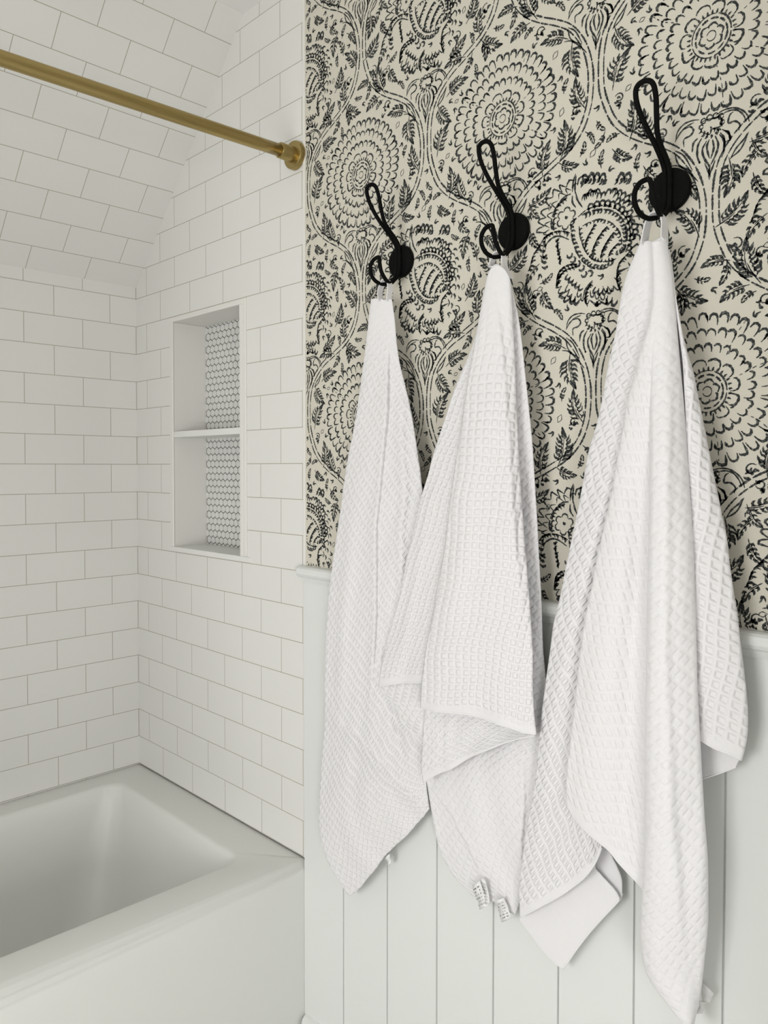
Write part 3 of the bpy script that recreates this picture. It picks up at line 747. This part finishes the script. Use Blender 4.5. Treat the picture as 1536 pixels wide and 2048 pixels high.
TOWELS={"1":[{"name":"main","L":[[10119,-500,16529],[10041,-500,16058],[9960,-500,15583],[9866,-500,15105],[9762,-500,14623],[9645,-500,14137],[9491,-500,13649],[9375,-500,13149],[9274,-500,12641],[9161,-500,12128],[9032,-491,11606],[8923,-480,11077],[8839,-470,10543],[8785,-459,10006],[8745,-448,9468],[8713,-437,8928],[8713,-426,8392],[8634,-415,7835],[8559,-404,7275],[8504,-393,6714],[8482,-383,6160],[8589,-372,5659],[8930,-361,5296],[9345,-350,5010]],"R":[[10589,-450,16473],[10657,-439,16070],[10693,-428,15669],[10768,-417,15270],[10894,-407,14874],[11006,-400,14481],[11104,-400,14089],[11182,-400,13697],[11259,-400,13309],[11315,-400,12920],[11343,-400,12531],[11356,-400,12141],[11365,-400,11750],[11371,-400,11358],[11376,-400,10966],[11377,-400,10574],[11377,-400,10180],[11367,-400,9784],[11358,-400,9387],[11346,-387,8985],[11329,-365,8579],[11331,-343,8175],[11346,-322,7775],[11391,-300,7386]],"B":[[9345,-350,5010],[9641,-344,5312],[9871,-337,5636],[10124,-331,5952],[10371,-325,6260],[10640,-319,6553],[10905,-312,6835],[11167,-306,7109],[11391,-300,7386]],"T":[[10119,-500,16529],[10198,-492,16532],[10277,-483,16519],[10356,-475,16498],[10434,-467,16477],[10512,-458,16475],[10589,-450,16473]],"C":[[[[0.1,0.75],[0.175,0.638],[0.25,0.575],[0.325,0.525],[0.4,0.488],[0.488,0.525],[0.562,0.538],[0.638,0.525],[0.712,0.5]],0.014,0.005,"L"],[[[0.688,0.088],[0.725,0.225],[0.762,0.362],[0.8,0.488],[0.838,0.6],[0.875,0.688],[0.912,0.775],[0.938,0.85],[0.988,0.975]],0.012,0.004,"L"],[[[0.312,0.188],[0.35,0.15],[0.4,0.162],[0.45,0.188],[0.5,0.2],[0.55,0.2],[0.588,0.188],[0.638,0.2],[0.688,0.2]],0.004,0.02,"G"],[[[0.2,0.862],[0.25,0.812],[0.312,0.8],[0.375,0.8],[0.425,0.762],[0.488,0.775],[0.55,0.775],[0.6,0.75],[0.662,0.762]],0.008,0.012,"G"],[[[0.6,0.612],[0.638,0.638],[0.662,0.638],[0.7,0.675],[0.738,0.7],[0.775,0.738],[0.812,0.775],[0.85,0.812],[0.888,0.838]],-0.01,0.012,"G"]],"bulge":0.014,"ang":38,"wrapL":0.014,"wrapR":0.012,"rel":-0.9}],"2":[{"name":"back","L":[[12859,-450,16106],[12836,-443,15645],[12814,-436,15181],[12791,-429,14715],[12769,-421,14247],[12748,-416,13775],[12666,-411,13306],[12575,-407,12831],[12484,-402,12350],[12391,-397,11863],[12297,-392,11370],[12159,-388,10871],[12001,-383,10362],[11835,-372,9841],[11652,-353,9306],[11441,-334,8757],[11307,-315,8207],[11382,-299,7713],[11493,-294,7240],[11637,-290,6779],[11929,-285,6424],[12364,-280,6222]],"R":[[13227,-450,16235],[13348,-443,15764],[13420,-436,15296],[13477,-429,14830],[13534,-421,14367],[13590,-416,13905],[13628,-411,13443],[13662,-407,12982],[13695,-402,12522],[13721,-397,12062],[13753,-392,11602],[13773,-388,11142],[13792,-383,10680],[13839,-372,10225],[13860,-353,9762],[13860,-334,9293],[13829,-315,8813],[13800,-299,8331],[13699,-294,7833],[13581,-290,7324],[13429,-285,6801],[13235,-280,6261]],"B":[[12364,-280,6222],[12483,-280,6233],[12603,-280,6247],[12721,-280,6265],[12839,-280,6321],[12940,-280,6307],[13040,-280,6293],[13138,-280,6277],[13235,-280,6261]],"C":[[[[0.812,0.062],[0.825,0.112],[0.838,0.188],[0.862,0.238],[0.875,0.275],[0.888,0.325],[0.912,0.362],[0.925,0.4],[0.95,0.375]],0.008,0.004,"R"],[[[0.712,0.838],[0.75,0.838],[0.775,0.838],[0.812,0.838],[0.838,0.85],[0.875,0.862],[0.9,0.888],[0.925,0.912],[0.962,0.95]],0.008,0.005,"L"]],"bulge":0.008,"rel":0.7,"ang":45,"wrapL":0.01,"wrapR":0.01},{"name":"left","L":[[12765,-550,16263],[12723,-561,15929],[12644,-572,15602],[12521,-583,15286],[12351,-594,14982],[12191,-605,14666],[12066,-616,14333],[11923,-622,13998],[11775,-625,13658],[11658,-628,13304],[11515,-632,12950],[11408,-635,12585],[11291,-638,12216],[11175,-638,11840],[11061,-632,11458],[10951,-625,11070],[10807,-619,10677],[10651,-613,10278],[10514,-606,9873],[10427,-600,9463]],"R":[[13021,-600,16213],[12996,-609,15892],[12953,-619,15573],[12893,-628,15256],[12821,-638,14940],[12748,-647,14620],[12687,-657,14296],[12632,-664,13968],[12580,-671,13637],[12544,-677,13303],[12507,-683,12966],[12464,-689,12629],[12418,-696,12290],[12358,-699,11949],[12276,-696,11603],[12173,-693,11255],[12058,-689,10903],[11928,-686,10546],[11829,-683,10183],[11771,-680,9819]],"B":[[10427,-600,9445],[10605,-610,9502],[10779,-620,9558],[10952,-630,9605],[11121,-640,9651],[11288,-650,9696],[11452,-660,9739],[11613,-670,9779],[11771,-680,9819]],"C":[[[[0.45,0.238],[0.512,0.25],[0.575,0.238],[0.638,0.238],[0.7,0.25],[0.762,0.262],[0.825,0.288],[0.888,0.338],[0.95,0.35]],0.005,0.012,"G"]],"bulge":0.004,"rel":-1.0,"ang":-6,"wrapL":0.012,"wrapR":0,"hem":1},{"name":"underleft","L":[[10376,-550,9461],[10521,-550,9317],[10727,-550,9218],[10865,-550,9084],[10948,-550,8918],[11131,-550,8811],[11310,-550,8705],[11484,-550,8600]],"R":[[11543,-580,9815],[11560,-577,9643],[11588,-574,9475],[11612,-571,9306],[11628,-569,9135],[11626,-566,8959],[11606,-563,8779],[11517,-560,8594]],"C":[],"bulge":0.003,"ang":40,"wrapL":0,"wrapR":0,"hemL":1},{"name":"mid","L":[[11686,-660,9515],[11635,-654,9295],[11595,-649,9076],[11565,-643,8856],[11551,-637,8639],[11529,-631,8420],[11520,-626,8203],[11550,-620,7999]],"R":[[13798,-660,9564],[13810,-654,9543],[13821,-649,9522],[13824,-643,9496],[13822,-637,9468],[13820,-631,9440],[13819,-626,9412],[13817,-620,9384]],"B":[[11550,-620,7999],[11831,-620,8228],[12142,-620,8416],[12431,-620,8617],[12707,-620,8815],[12988,-620,8987],[13264,-620,9147],[13545,-620,9268],[13817,-620,9384]],"C":[[[[0.162,0.25],[0.262,0.25],[0.362,0.25],[0.462,0.25],[0.562,0.25],[0.662,0.25],[0.762,0.25],[0.875,0.25],[0.988,0.25]],0.004,0.008,"G"]],"bulge":0.004,"rel":-0.8,"ang":50,"wrapL":0,"wrapR":0,"hem":1},{"name":"front","L":[[12859,-620,16299],[12798,-643,15992],[12745,-666,15681],[12693,-689,15369],[12639,-711,15055],[12590,-734,14738],[12542,-751,14419],[12497,-767,14099],[12452,-782,13776],[12402,-797,13453],[12354,-812,13128],[12307,-822,12800],[12259,-826,12470],[12212,-830,12138],[12135,-833,11804],[12057,-837,11467],[11991,-838,11126],[11897,-830,10779],[11801,-823,10429],[11733,-815,10075],[11669,-808,9718],[11641,-800,9364]],"R":[[13280,-550,16287],[13312,-560,15950],[13341,-569,15615],[13371,-579,15282],[13396,-588,14949],[13420,-598,14617],[13448,-611,14286],[13479,-627,13956],[13513,-642,13627],[13547,-657,13300],[13584,-672,12975],[13626,-686,12651],[13666,-697,12330],[13707,-709,12009],[13749,-720,11691],[13788,-731,11374],[13821,-742,11057],[13851,-750,10740],[13863,-757,10421],[13874,-765,10101],[13901,-772,9786],[13952,-780,9480]],"B":[[11641,-800,9364],[11974,-798,9407],[12296,-795,9459],[12607,-793,9507],[12899,-790,9521],[13177,-787,9515],[13445,-785,9505],[13696,-783,9475],[13952,-780,9480]],"T":[[12859,-620,16299],[12880,-608,16426],[12928,-597,16538],[13030,-585,16608],[13158,-573,16531],[13243,-562,16414],[13280,-550,16287]],"C":[[[[0.038,0.45],[0.112,0.638],[0.188,0.762],[0.275,0.825],[0.362,0.875],[0.45,0.888],[0.538,0.9],[0.625,0.912],[0.7,0.938]],0.006,0.006,"L"],[[[0.438,0.275],[0.5,0.275],[0.562,0.275],[0.625,0.275],[0.7,0.275],[0.762,0.275],[0.825,0.288],[0.888,0.288],[0.95,0.288]],0.004,0.03,"G"]],"bulge":0.018,"ang":3,"wrapL":0,"wrapR":0.012,"hem":1}],"3":[{"name":"inner","L":[[15514,-400,16377],[15535,-400,15797],[15556,-400,15217],[15598,-400,14636],[15649,-400,14057],[15695,-400,13480],[15731,-400,12904],[15767,-400,12329]],"R":[[15725,-400,16335],[15827,-400,15755],[15928,-400,15181],[16030,-400,14614],[16065,-400,14049],[16088,-400,13485],[16094,-400,12920],[16100,-400,12355]],"C":[],"bulge":0.002,"ang":0,"wrapL":0,"wrapR":0,"hem":0},{"name":"left","L":[[15366,-520,16396],[15214,-533,16051],[15128,-546,15670],[15071,-559,15274],[14981,-572,14884],[14912,-582,14484],[14825,-586,14083],[14700,-590,13686],[14619,-595,13273],[14537,-599,12854],[14442,-600,12431],[14343,-600,12002],[14254,-600,11566],[14140,-600,11126],[14075,-598,10678],[14001,-590,10222],[13933,-581,9762],[13877,-572,9299],[13824,-563,8832],[13747,-552,8356],[13635,-539,7867],[13560,-526,7377],[13493,-513,6883],[13496,-500,6414]],"R":[[15622,-550,16392],[15651,-561,16037],[15680,-572,15684],[15654,-583,15341],[15623,-593,14997],[15594,-602,14651],[15562,-606,14304],[15525,-610,13956],[15452,-615,13612],[15378,-619,13263],[15329,-617,12907],[15282,-612,12547],[15233,-608,12184],[15182,-603,11818],[15135,-597,11449],[15092,-584,11074],[15048,-571,10697],[15004,-558,10315],[14960,-545,9931],[14915,-532,9542],[14890,-519,9155],[14874,-506,8767],[14871,-493,8381],[14871,-480,7995]],"B":[[13496,-500,6414],[13704,-497,6621],[13920,-495,6810],[14129,-492,6995],[14326,-490,7182],[14504,-487,7377],[14657,-485,7580],[14789,-483,7787],[14871,-480,7995]],"T":[[15366,-520,16396],[15389,-525,16433],[15420,-530,16462],[15469,-535,16466],[15519,-540,16467],[15571,-545,16449],[15622,-550,16431]],"C":[[[[0.325,0.488],[0.375,0.488],[0.412,0.412],[0.462,0.412],[0.512,0.4],[0.562,0.388],[0.6,0.3],[0.65,0.3],[0.7,0.3]],0.006,0.02,"G"]],"bulge":0.01,"rel":1.15,"ang":28,"wrapL":0.014,"wrapR":0,"hem":1},{"name":"farback","L":[[14535,-220,7973],[14560,-220,7758],[14585,-220,7544],[14723,-220,7414],[14873,-220,7299],[15027,-220,7192]],"R":[[14795,-220,8136],[14816,-220,7948],[14890,-220,7792],[14984,-220,7652],[15055,-220,7500],[15057,-220,7306]],"C":[],"bulge":0.001,"ang":0,"wrapL":0,"wrapR":0,"hem":1,"flat":1},{"name":"under","L":[[13425,-360,6422],[13397,-353,6277],[13470,-347,6197],[13560,-340,6129],[13648,-333,6059],[13735,-327,5990],[13827,-320,5929],[13926,-313,5878],[14026,-307,5831],[14140,-300,5806]],"R":[[14769,-340,7873],[14725,-336,7764],[14680,-331,7654],[14675,-327,7564],[14745,-322,7515],[14815,-318,7466],[14887,-313,7419],[14958,-309,7374],[15018,-304,7318],[15061,-300,7245]],"B":[[14140,-300,5806],[14248,-300,5999],[14354,-300,6189],[14465,-300,6375],[14579,-300,6558],[14699,-300,6735],[14820,-300,6909],[14942,-300,7078],[15061,-300,7245]],"T":[[13425,-360,6422],[13694,-357,6661],[13953,-353,6893],[14182,-350,7138],[14405,-347,7377],[14592,-343,7626],[14769,-340,7873]],"C":[],"bulge":0.002,"ang":45,"wrapL":0,"wrapR":0,"hem":1,"hemR":1,"hemL":1,"flat":1},{"name":"rightunder","L":[[16157,-350,10109],[16177,-350,9958],[16197,-350,9808],[16214,-350,9657],[16230,-350,9506],[16245,-350,9355]],"R":[[16770,-350,9998],[16756,-350,9925],[16743,-350,9852],[16730,-350,9779],[16707,-350,9706],[16676,-350,9634]],"B":[[16245,-350,9355],[16301,-350,9390],[16356,-350,9425],[16411,-350,9459],[16465,-350,9494],[16519,-350,9529],[16571,-350,9564],[16624,-350,9600],[16676,-350,9634]],"C":[],"bulge":0.001,"ang":0,"wrapL":0,"wrapR":0,"hem":1,"flat":1},{"name":"right","L":[[15747,-520,16307],[15833,-531,15992],[15893,-543,15681],[15952,-554,15372],[16003,-566,15066],[16048,-577,14761],[16072,-589,14458],[16096,-600,14156],[16108,-607,13856],[16123,-614,13556],[16151,-621,13257],[16175,-629,12958],[16189,-636,12660],[16206,-643,12362],[16225,-650,12066],[16243,-643,11768],[16250,-636,11468],[16256,-629,11168],[16263,-621,10867],[16270,-614,10566],[16284,-607,10267],[16299,-600,9967]],"R":[[15783,-480,16308],[15837,-476,15979],[15877,-471,15653],[15936,-467,15328],[16008,-463,15006],[16104,-459,14692],[16169,-454,14374],[16234,-450,14059],[16299,-450,13746],[16364,-450,13436],[16431,-450,13128],[16497,-450,12822],[16561,-450,12519],[16599,-450,12212],[16644,-450,11908],[16698,-450,11608],[16732,-450,11304],[16775,-450,11003],[16812,-450,10702],[16841,-450,10400],[16839,-450,10091],[16779,-450,9773]],"B":[[16299,-600,9967],[16358,-581,9937],[16417,-563,9907],[16476,-544,9879],[16538,-525,9860],[16601,-506,9842],[16662,-487,9823],[16724,-469,9804],[16779,-450,9773]],"C":[],"bulge":0.008,"rel":-1.1,"ang":-8,"wrapL":0,"wrapR":0.012,"hem":1,"hemL":1},{"name":"front","L":[[15634,-660,16406],[15669,-683,16040],[15684,-706,15680],[15642,-729,15334],[15545,-751,15002],[15470,-774,14659],[15380,-791,14316],[15331,-807,13959],[15269,-822,13602],[15217,-837,13240],[15149,-852,12878],[15067,-860,12513],[14981,-860,12142],[14910,-860,11765],[14825,-860,11385],[14762,-860,11000],[14713,-855,10610],[14658,-836,10212],[14602,-817,9810],[14540,-798,9402],[14483,-779,8990],[14474,-760,8587]],"R":[[15748,-640,16413],[15772,-659,16004],[15794,-678,15597],[15778,-697,15197],[15772,-716,14795],[15779,-735,14391],[15786,-751,13989],[15798,-767,13586],[15809,-782,13185],[15819,-797,12784],[15826,-812,12383],[15830,-822,11982],[15831,-826,11580],[15831,-830,11177],[15831,-833,10774],[15831,-837,10369],[15827,-834,9962],[15814,-811,9546],[15801,-789,9126],[15778,-766,8701],[15753,-743,8271],[15724,-720,7836]],"B":[[14474,-760,8587],[14615,-755,8445],[14785,-750,8340],[14967,-745,8257],[15144,-740,8175],[15279,-735,8047],[15421,-730,7933],[15571,-725,7832],[15725,-720,7742]],"C":[[[[0.338,0.65],[0.425,0.6],[0.5,0.65],[0.575,0.688],[0.662,0.675],[0.738,0.712],[0.812,0.712],[0.9,0.675],[0.975,0.688]],-0.013,0.022,"G"]],"bulge":0.01,"rel":0.7,"ang":30,"wrapL":0.01,"wrapR":0,"hem":1},{"name":"ridge","L":[[15689,-660,16421],[15687,-695,15959],[15696,-730,15497],[15708,-764,15036],[15716,-799,14577],[15723,-832,14120],[15739,-863,13664],[15756,-893,13210],[15770,-923,12758],[15780,-954,12308],[15778,-963,11855],[15777,-968,11402],[15776,-972,10947],[15776,-977,10492],[15772,-976,10034],[15760,-954,9566],[15754,-932,9097],[15746,-910,8625],[15725,-889,8145],[15679,-846,7642],[15641,-790,7130],[15704,-733,6671],[15951,-677,6372],[16239,-620,6144]],"R":[[15766,-550,16467],[15855,-565,16003],[15913,-580,15545],[15962,-596,15091],[16015,-611,14639],[16068,-627,14192],[16107,-644,13746],[16154,-662,13304],[16198,-679,12865],[16239,-697,12428],[16263,-707,11991],[16285,-716,11554],[16306,-724,11118],[16325,-733,10683],[16352,-737,10249],[16374,-719,9810],[16396,-702,9370],[16420,-684,8930],[16452,-667,8494],[16452,-639,8038],[16439,-604,7572],[16386,-570,7086],[16323,-535,6588],[16214,-500,6068]],"C":[[[[0.175,0.65],[0.262,0.55],[0.35,0.462],[0.438,0.425],[0.525,0.425],[0.625,0.475],[0.712,0.488],[0.8,0.575],[0.888,0.662]],0.009,0.009,"L"]],"bulge":0.018,"rel":0.5,"ang":40,"wrapL":0.008,"wrapR":0.014,"hem":0}]}
LOOPS={"1":[[[10456,-560,16764],[10476,-580,16632],[10369,-500,16454],0.006],[[10558,-420,16905],[10563,-450,16728],[10532,-470,16434],0.006]],"2":[[[12937,-520,16805],[12978,-560,16695],[13019,-600,16564],0.005],[[13081,-400,16863],[13184,-460,16660],[13243,-500,16379],0.005]],"3":[[[15524,-600,16798],[15507,-620,16665],[15460,-550,16411],0.0085],[[15636,-400,16885],[15694,-460,16725],[15777,-600,16402],0.006]]}
LABELS={"1":[[[10298,-300,6145],[10417,-300,6235],[10404,-260,6027],[10298,-260,5959]]],"2":[[[12491,-440,6496],[12648,-440,6649],[12789,-380,6249],[12603,-380,6114]],[[12684,-460,6721],[12787,-460,6694],[12819,-380,6311],[12737,-380,6261]],[[12956,-440,6424],[13134,-440,6553],[13248,-380,6243],[13062,-380,6099]]],"3":[[[16247,-280,6620],[16394,-250,6509],[16331,-220,6342],[16234,-240,6309]],[[16207,-240,6323],[16287,-240,6336],[16234,-220,6150],[16160,-220,6112]]]}

# ------------------------------------------------------------------ towels
def li(A, t):
    """linear lookup in a list of Vectors, t in 0..1"""
    n = len(A)-1; s = max(0, min(1, t))*n; i = min(n-1, int(s)); f = s-i
    return A[i].lerp(A[i+1], f)
def vec(A): return [Vector(p)*1e-4 for p in A]
def smooth_poly(A, n=4):
    return catmull(A, n)
HEMS = {}
def build_layer(lay, view, seed):
    L = smooth_poly(vec(lay['L'])); R = smooth_poly(vec(lay['R']))
    B = smooth_poly(vec(lay['B'])) if lay.get('B') else None
    T = smooth_poly(vec(lay['T'])) if lay.get('T') else None
    H = sum((L[i+1]-L[i]).length for i in range(len(L)-1)); Wd = max((li(L, q)-li(R, q)).length for q in (.2, .5, .8, 1))
    nv = max(8, int(H/.0032)); nu = max(8, int(Wd/.0027))
    w = Vector((view[0], view[1], 0)).normalized()
    rr = random.Random(seed); ph = [rr.random()*6 for _ in range(6)]
    wl, wr = lay['wrapL'], lay['wrapR']
    kl, kr = (4 if wl else 0), (4 if wr else 0)
    ang = math.radians(lay['ang']); ca, sa = math.cos(ang), math.sin(ang)
    V, UV, AT = [], [], []
    cum = 0; prev = None
    bandB = .018 if lay.get('hem') else 0
    for i in range(nv+1):
        v = i/nv
        l, r = li(L, v), li(R, v)
        if prev is not None: cum += (l-prev).length
        prev = l
        wid = (r-l).length
        across = (r-l).normalized() if wid > 1e-5 else Vector((1, 0, 0))
        row = []
        for j in range(-kl, nu+kr+1):
            u = j/nu; uc = max(0, min(1, u))
            p = l.lerp(r, uc)
            if B: p += (li(B, uc)-L[-1].lerp(R[-1], uc))*v**4
            if T: p += (li(T, uc)-L[0].lerp(R[0], uc))*(1-v)**6
            s = 1-(2*uc-1)**2
            d = lay['bulge']*min(1, .25+2.2*v)*(1-.35*max(0, v-.8)/.2)*s**.7
            for c, amp, cw, kind in lay['C']:
                if v < c[0][0]-.04 or v > c[-1][0]+.04: fade = 0
                else: fade = min(1, (v-c[0][0]+.04)/.12, (c[-1][0]+.04-v)/.12)
                if fade <= 0: continue
                vv = min(max(v, c[0][0]), c[-1][0]); ucr = c[-1][1]
                for (va, ua), (vb, ub) in zip(c, c[1:]):
                    if va <= vv <= vb: ucr = ua+(ub-ua)*(vv-va)/max(1e-6, vb-va); break
                x = (uc-ucr)*wid/cw
                edge = min(1, s*3)
                if kind == 'G': g = math.exp(-x*x)
                elif kind == 'L': g = .5*(1-math.tanh(x*1.6))*math.exp(-max(0, -x)*.22)
                else: g = .5*(1+math.tanh(x*1.6))*math.exp(-max(0, x)*.22)
                d += amp*g*fade*edge
            if not lay.get('flat'):
                q = uc*wid
                d += .0022*edge_(s)*(math.sin(q*95+v*3.1+ph[0])*.5+math.sin(q*52-v*4.0+ph[1])+.5*math.sin(v*H*28+q*40+ph[2]))*min(1, .3+v)
            p = p + w*d
            if u < 0:
                k = -u*nu/4; p = p - w*wl*(1-(1-k)**2) + across*wl*.45*k**2
            if u > 1:
                k = (u-1)*nu/4; p = p - w*wr*(1-(1-k)**2) - across*wr*.45*k**2
            if p.y > -.0245 and p.z > 1.09: p.y = -.0245
            if p.y > -.0100: p.y = -.0100
            s_, t_ = u*wid, cum
            s_ += .0022*math.sin(t_*31+ph[3])+.0012*math.sin(t_*67+s_*40+ph[4]); t_ += .0022*math.sin(s_*37+ph[5])+.0010*math.sin(s_*80+t_*33+ph[0])
            cu, cv = s_*ca-t_*sa+seed*.37, s_*sa+t_*ca+seed*.11
            UV.append((cu, cv))
            rel = min(1, max(.12, (v*H-.02)/.16)) if lay.get('T') or lay['name'] in ('ridge', 'left', 'right', 'front') and v < .5 else 1
            if bandB: rel *= min(1, max(.0, ((1-v)*H-.010)/.006))
            rel *= lay.get('rel', 1)
            if lay.get('flat'): rel = 0
            AT.append(rel)
            dm = min(1-2*abs((cu/PITCH) % 1-.5), 1-2*abs((cv/PITCH) % 1-.5)); dm = max(0, min(1, (dm-.08)/.6)); dm = dm*dm*(3-2*dm)
            p = p + w*((.0009 if abs(lay['ang']) < 10 else .0004)*dm*rel)
            V.append(p)
            row.append(p)
    n = nu+kl+kr+1
    F = [(i*n+j, i*n+j+1, (i+1)*n+j+1, (i+1)*n+j) for i in range(nv) for j in range(n-1)]
    hems = []
    if lay.get('hem'): hems.append([V[nv*n+kl+j] for j in range(0, nu+1)])
    if lay.get('hemL'): hems.append([V[i*n+kl] for i in range(nv+1)])
    if lay.get('hemR'): hems.append([V[i*n+kl+nu] for i in range(nv+1)])
    return V, F, UV, AT, hems
def edge_(s): return min(1, s*2)

TOWEL_INFO = {
 '1': ('white waffle-weave bath towel hanging nearest the tiled shower', (HX[0], -.045, 1.68)),
 '2': ('white waffle-weave middle bath towel with crumpled printed care labels at its lower tip', (HX[1], -.045, 1.68)),
 '3': ('white waffle-weave bath towel hanging lowest, farthest from the shower, seen largest', (HX[2], -.045, 1.68))}
VIEW = {'1': (1.04, -1.03), '2': (.75, -1.0), '3': (.50, -1.0)}
def ribbon(P, hw, th=.0009):
    P = catmull(P, 6); V, F = [], []
    for i, p in enumerate(P):
        t = (P[min(len(P)-1, i+1)]-P[max(0, i-1)]).normalized()
        side = Vector((0, 1, 0)); side = (side-t*side.dot(t)).normalized()*hw
        nn = side.cross(t).normalized()*th
        V += [p-side-nn, p+side-nn, p+side+nn, p-side+nn]
    for i in range(len(P)-1):
        for k in range(4):
            k2 = (k+1) % 4; F.append((i*4+k, i*4+k2, i*4+4+k2, i*4+4+k))
    F += [(3,2,1,0), tuple(len(P)*4-4+k for k in range(4))]
    return V, F
for key, (label, loc) in TOWEL_INFO.items():
    t = empty('bath_towel', loc); tag(t, label, 'towel', 'white waffle towels on the wall hooks')
    V, F, UV, AT, HM = [], [], [], [], []
    for q, lay in enumerate(TOWELS[key]):
        v, f, uv, at, hm = build_layer(lay, VIEW[key], q+1+3*int(key))
        b = len(V); V += v; F += [tuple(i+b for i in ff) for ff in f]; UV += uv; AT += at; HM += hm
    o = mesh_obj('waffle_cloth', V, F, M_TOWEL, t, smooth=True, uvs=UV, attr=AT)
    m = o.modifiers.new('thickness', 'SOLIDIFY'); m.thickness = .0022; m.offset = 0
    hv = []
    for h in HM:
        hv.append(tube(h, .0016, 8))
    if hv: mesh_obj('hem', *join(hv), M_HEM, t, smooth=True)
    # hanging loop: one strap up over the hook and down again
    (a0, a1, a2, wa), (b0, b1, b2, wb_) = LOOPS[key]
    hx = HX[int(key)-1]; yb = -.0455
    P = [Vector(a2)*1e-4, Vector((hx-.0125, yb-.002, HZ-.062)), Vector((hx-.0105, yb, HZ-.050)), Vector((hx-.0060, yb, HZ-.0425)), Vector((hx, yb, HZ-.0408)),
         Vector((hx+.0060, yb, HZ-.0425)), Vector((hx+.0105, yb, HZ-.050)), Vector((hx+.0125, yb-.001, HZ-.062)), Vector(b2)*1e-4]
    mesh_obj('hanging_loop', *ribbon(P, (.0062, .0062, .0082)[int(key)-1]), M_HEM, t, smooth=False)
    for li_, Q in enumerate(LABELS[key]):
        P4 = [Vector(p)*1e-4 for p in Q]
        v, f = [], []
        NU = 8
        for i in range(NU+1):
            s = i/NU; off = Vector((0, -.002*math.sin(s*7+li_), 0))
            v += [P4[0].lerp(P4[3], s)+off, P4[1].lerp(P4[2], s)+off*.4]
        f = [(2*i, 2*i+1, 2*i+3, 2*i+2) for i in range(NU)]
        cl = mesh_obj('care_label', v, f, M_LABEL, t, smooth=True)
        cl.modifiers.new('thickness', 'SOLIDIFY').thickness = .0004
        if key == '2':          # rows of small print
            pv, pf = [], []; rr = random.Random(li_+5)
            for a in range(6):
                for c in range(7):
                    if rr.random() < .35: continue
                    s0 = .15+.13*a; u0 = .08+.12*c; ww = .04+.05*rr.random()
                    def pt(s, u): return P4[0].lerp(P4[3], s).lerp(P4[1].lerp(P4[2], s), u)+Vector((.0004, -.0028, 0))
                    bb_ = len(pv); pv += [pt(s0, u0), pt(s0, u0+ww), pt(s0+.045, u0+ww), pt(s0+.045, u0)]; pf.append((bb_, bb_+1, bb_+2, bb_+3))
            mesh_obj('printed_text', pv, pf, M_PRINT, cl)

# ------------------------------------------------------------------ light
w = bpy.data.worlds.new('overcast_daylight'); SC.world = w; w.use_nodes = True
bg = w.node_tree.nodes['Background']; bg.inputs[0].default_value = (.86,.93,1,1); bg.inputs[1].default_value = 1.0
def area(name, loc, target, sx, sy, e, col):
    l = bpy.data.lights.new(name, 'AREA'); l.shape = 'RECTANGLE'; l.size = sx; l.size_y = sy; l.energy = e; l.color = col
    o = bpy.data.objects.new(name, l); COL.objects.link(o); o.location = loc
    o.rotation_euler = (Vector(target)-Vector(loc)).to_track_quat('-Z', 'Z').to_euler()
    return o
area('window_daylight', ((WX0+WX1)/2, RY-.12, (WZ0+WZ1)/2), ((WX0+WX1)/2, 0, (WZ0+WZ1)/2), WX1-WX0, WZ1-WZ0, 26, (1,.99,.975))
area('side_fill_light', (RX+.12, (RY0+RY1)/2, (RWZ0+RWZ1)/2), (0, (RY0+RY1)/2, (RWZ0+RWZ1)/2), RY1-RY0, RWZ1-RWZ0, 27, (1,.99,.975))  # added fill light, set in the made-up side window
# ------------------------------------------------------------------ camera
C = Vector((2.0417,-1.0342,1.3423))
f = Vector((-.71070535,.70303183,-.02538019)); r = Vector((.70324108,.71095085,.000941)); u = Vector((-.01870562,.01717962,.99967743))
cam = bpy.data.cameras.new('camera'); co = bpy.data.objects.new('camera', cam); COL.objects.link(co)
M = Matrix(((r.x,u.x,-f.x),(r.y,u.y,-f.y),(r.z,u.z,-f.z))).to_4x4(); M.translation = C
co.matrix_world = M
cam.sensor_fit = 'VERTICAL'; cam.sensor_height = 36; cam.sensor_width = 27; cam.lens = 1537.72/2048*36
cam.shift_x = -1.21/2048; cam.shift_y = -48.494/2048; cam.clip_start = .02
SC.camera = co
SC.view_settings.view_transform = 'Standard'; SC.view_settings.look = 'None'; SC.view_settings.gamma = 1
SC.view_settings.use_curve_mapping = False; SC.view_settings.exposure = -0.13
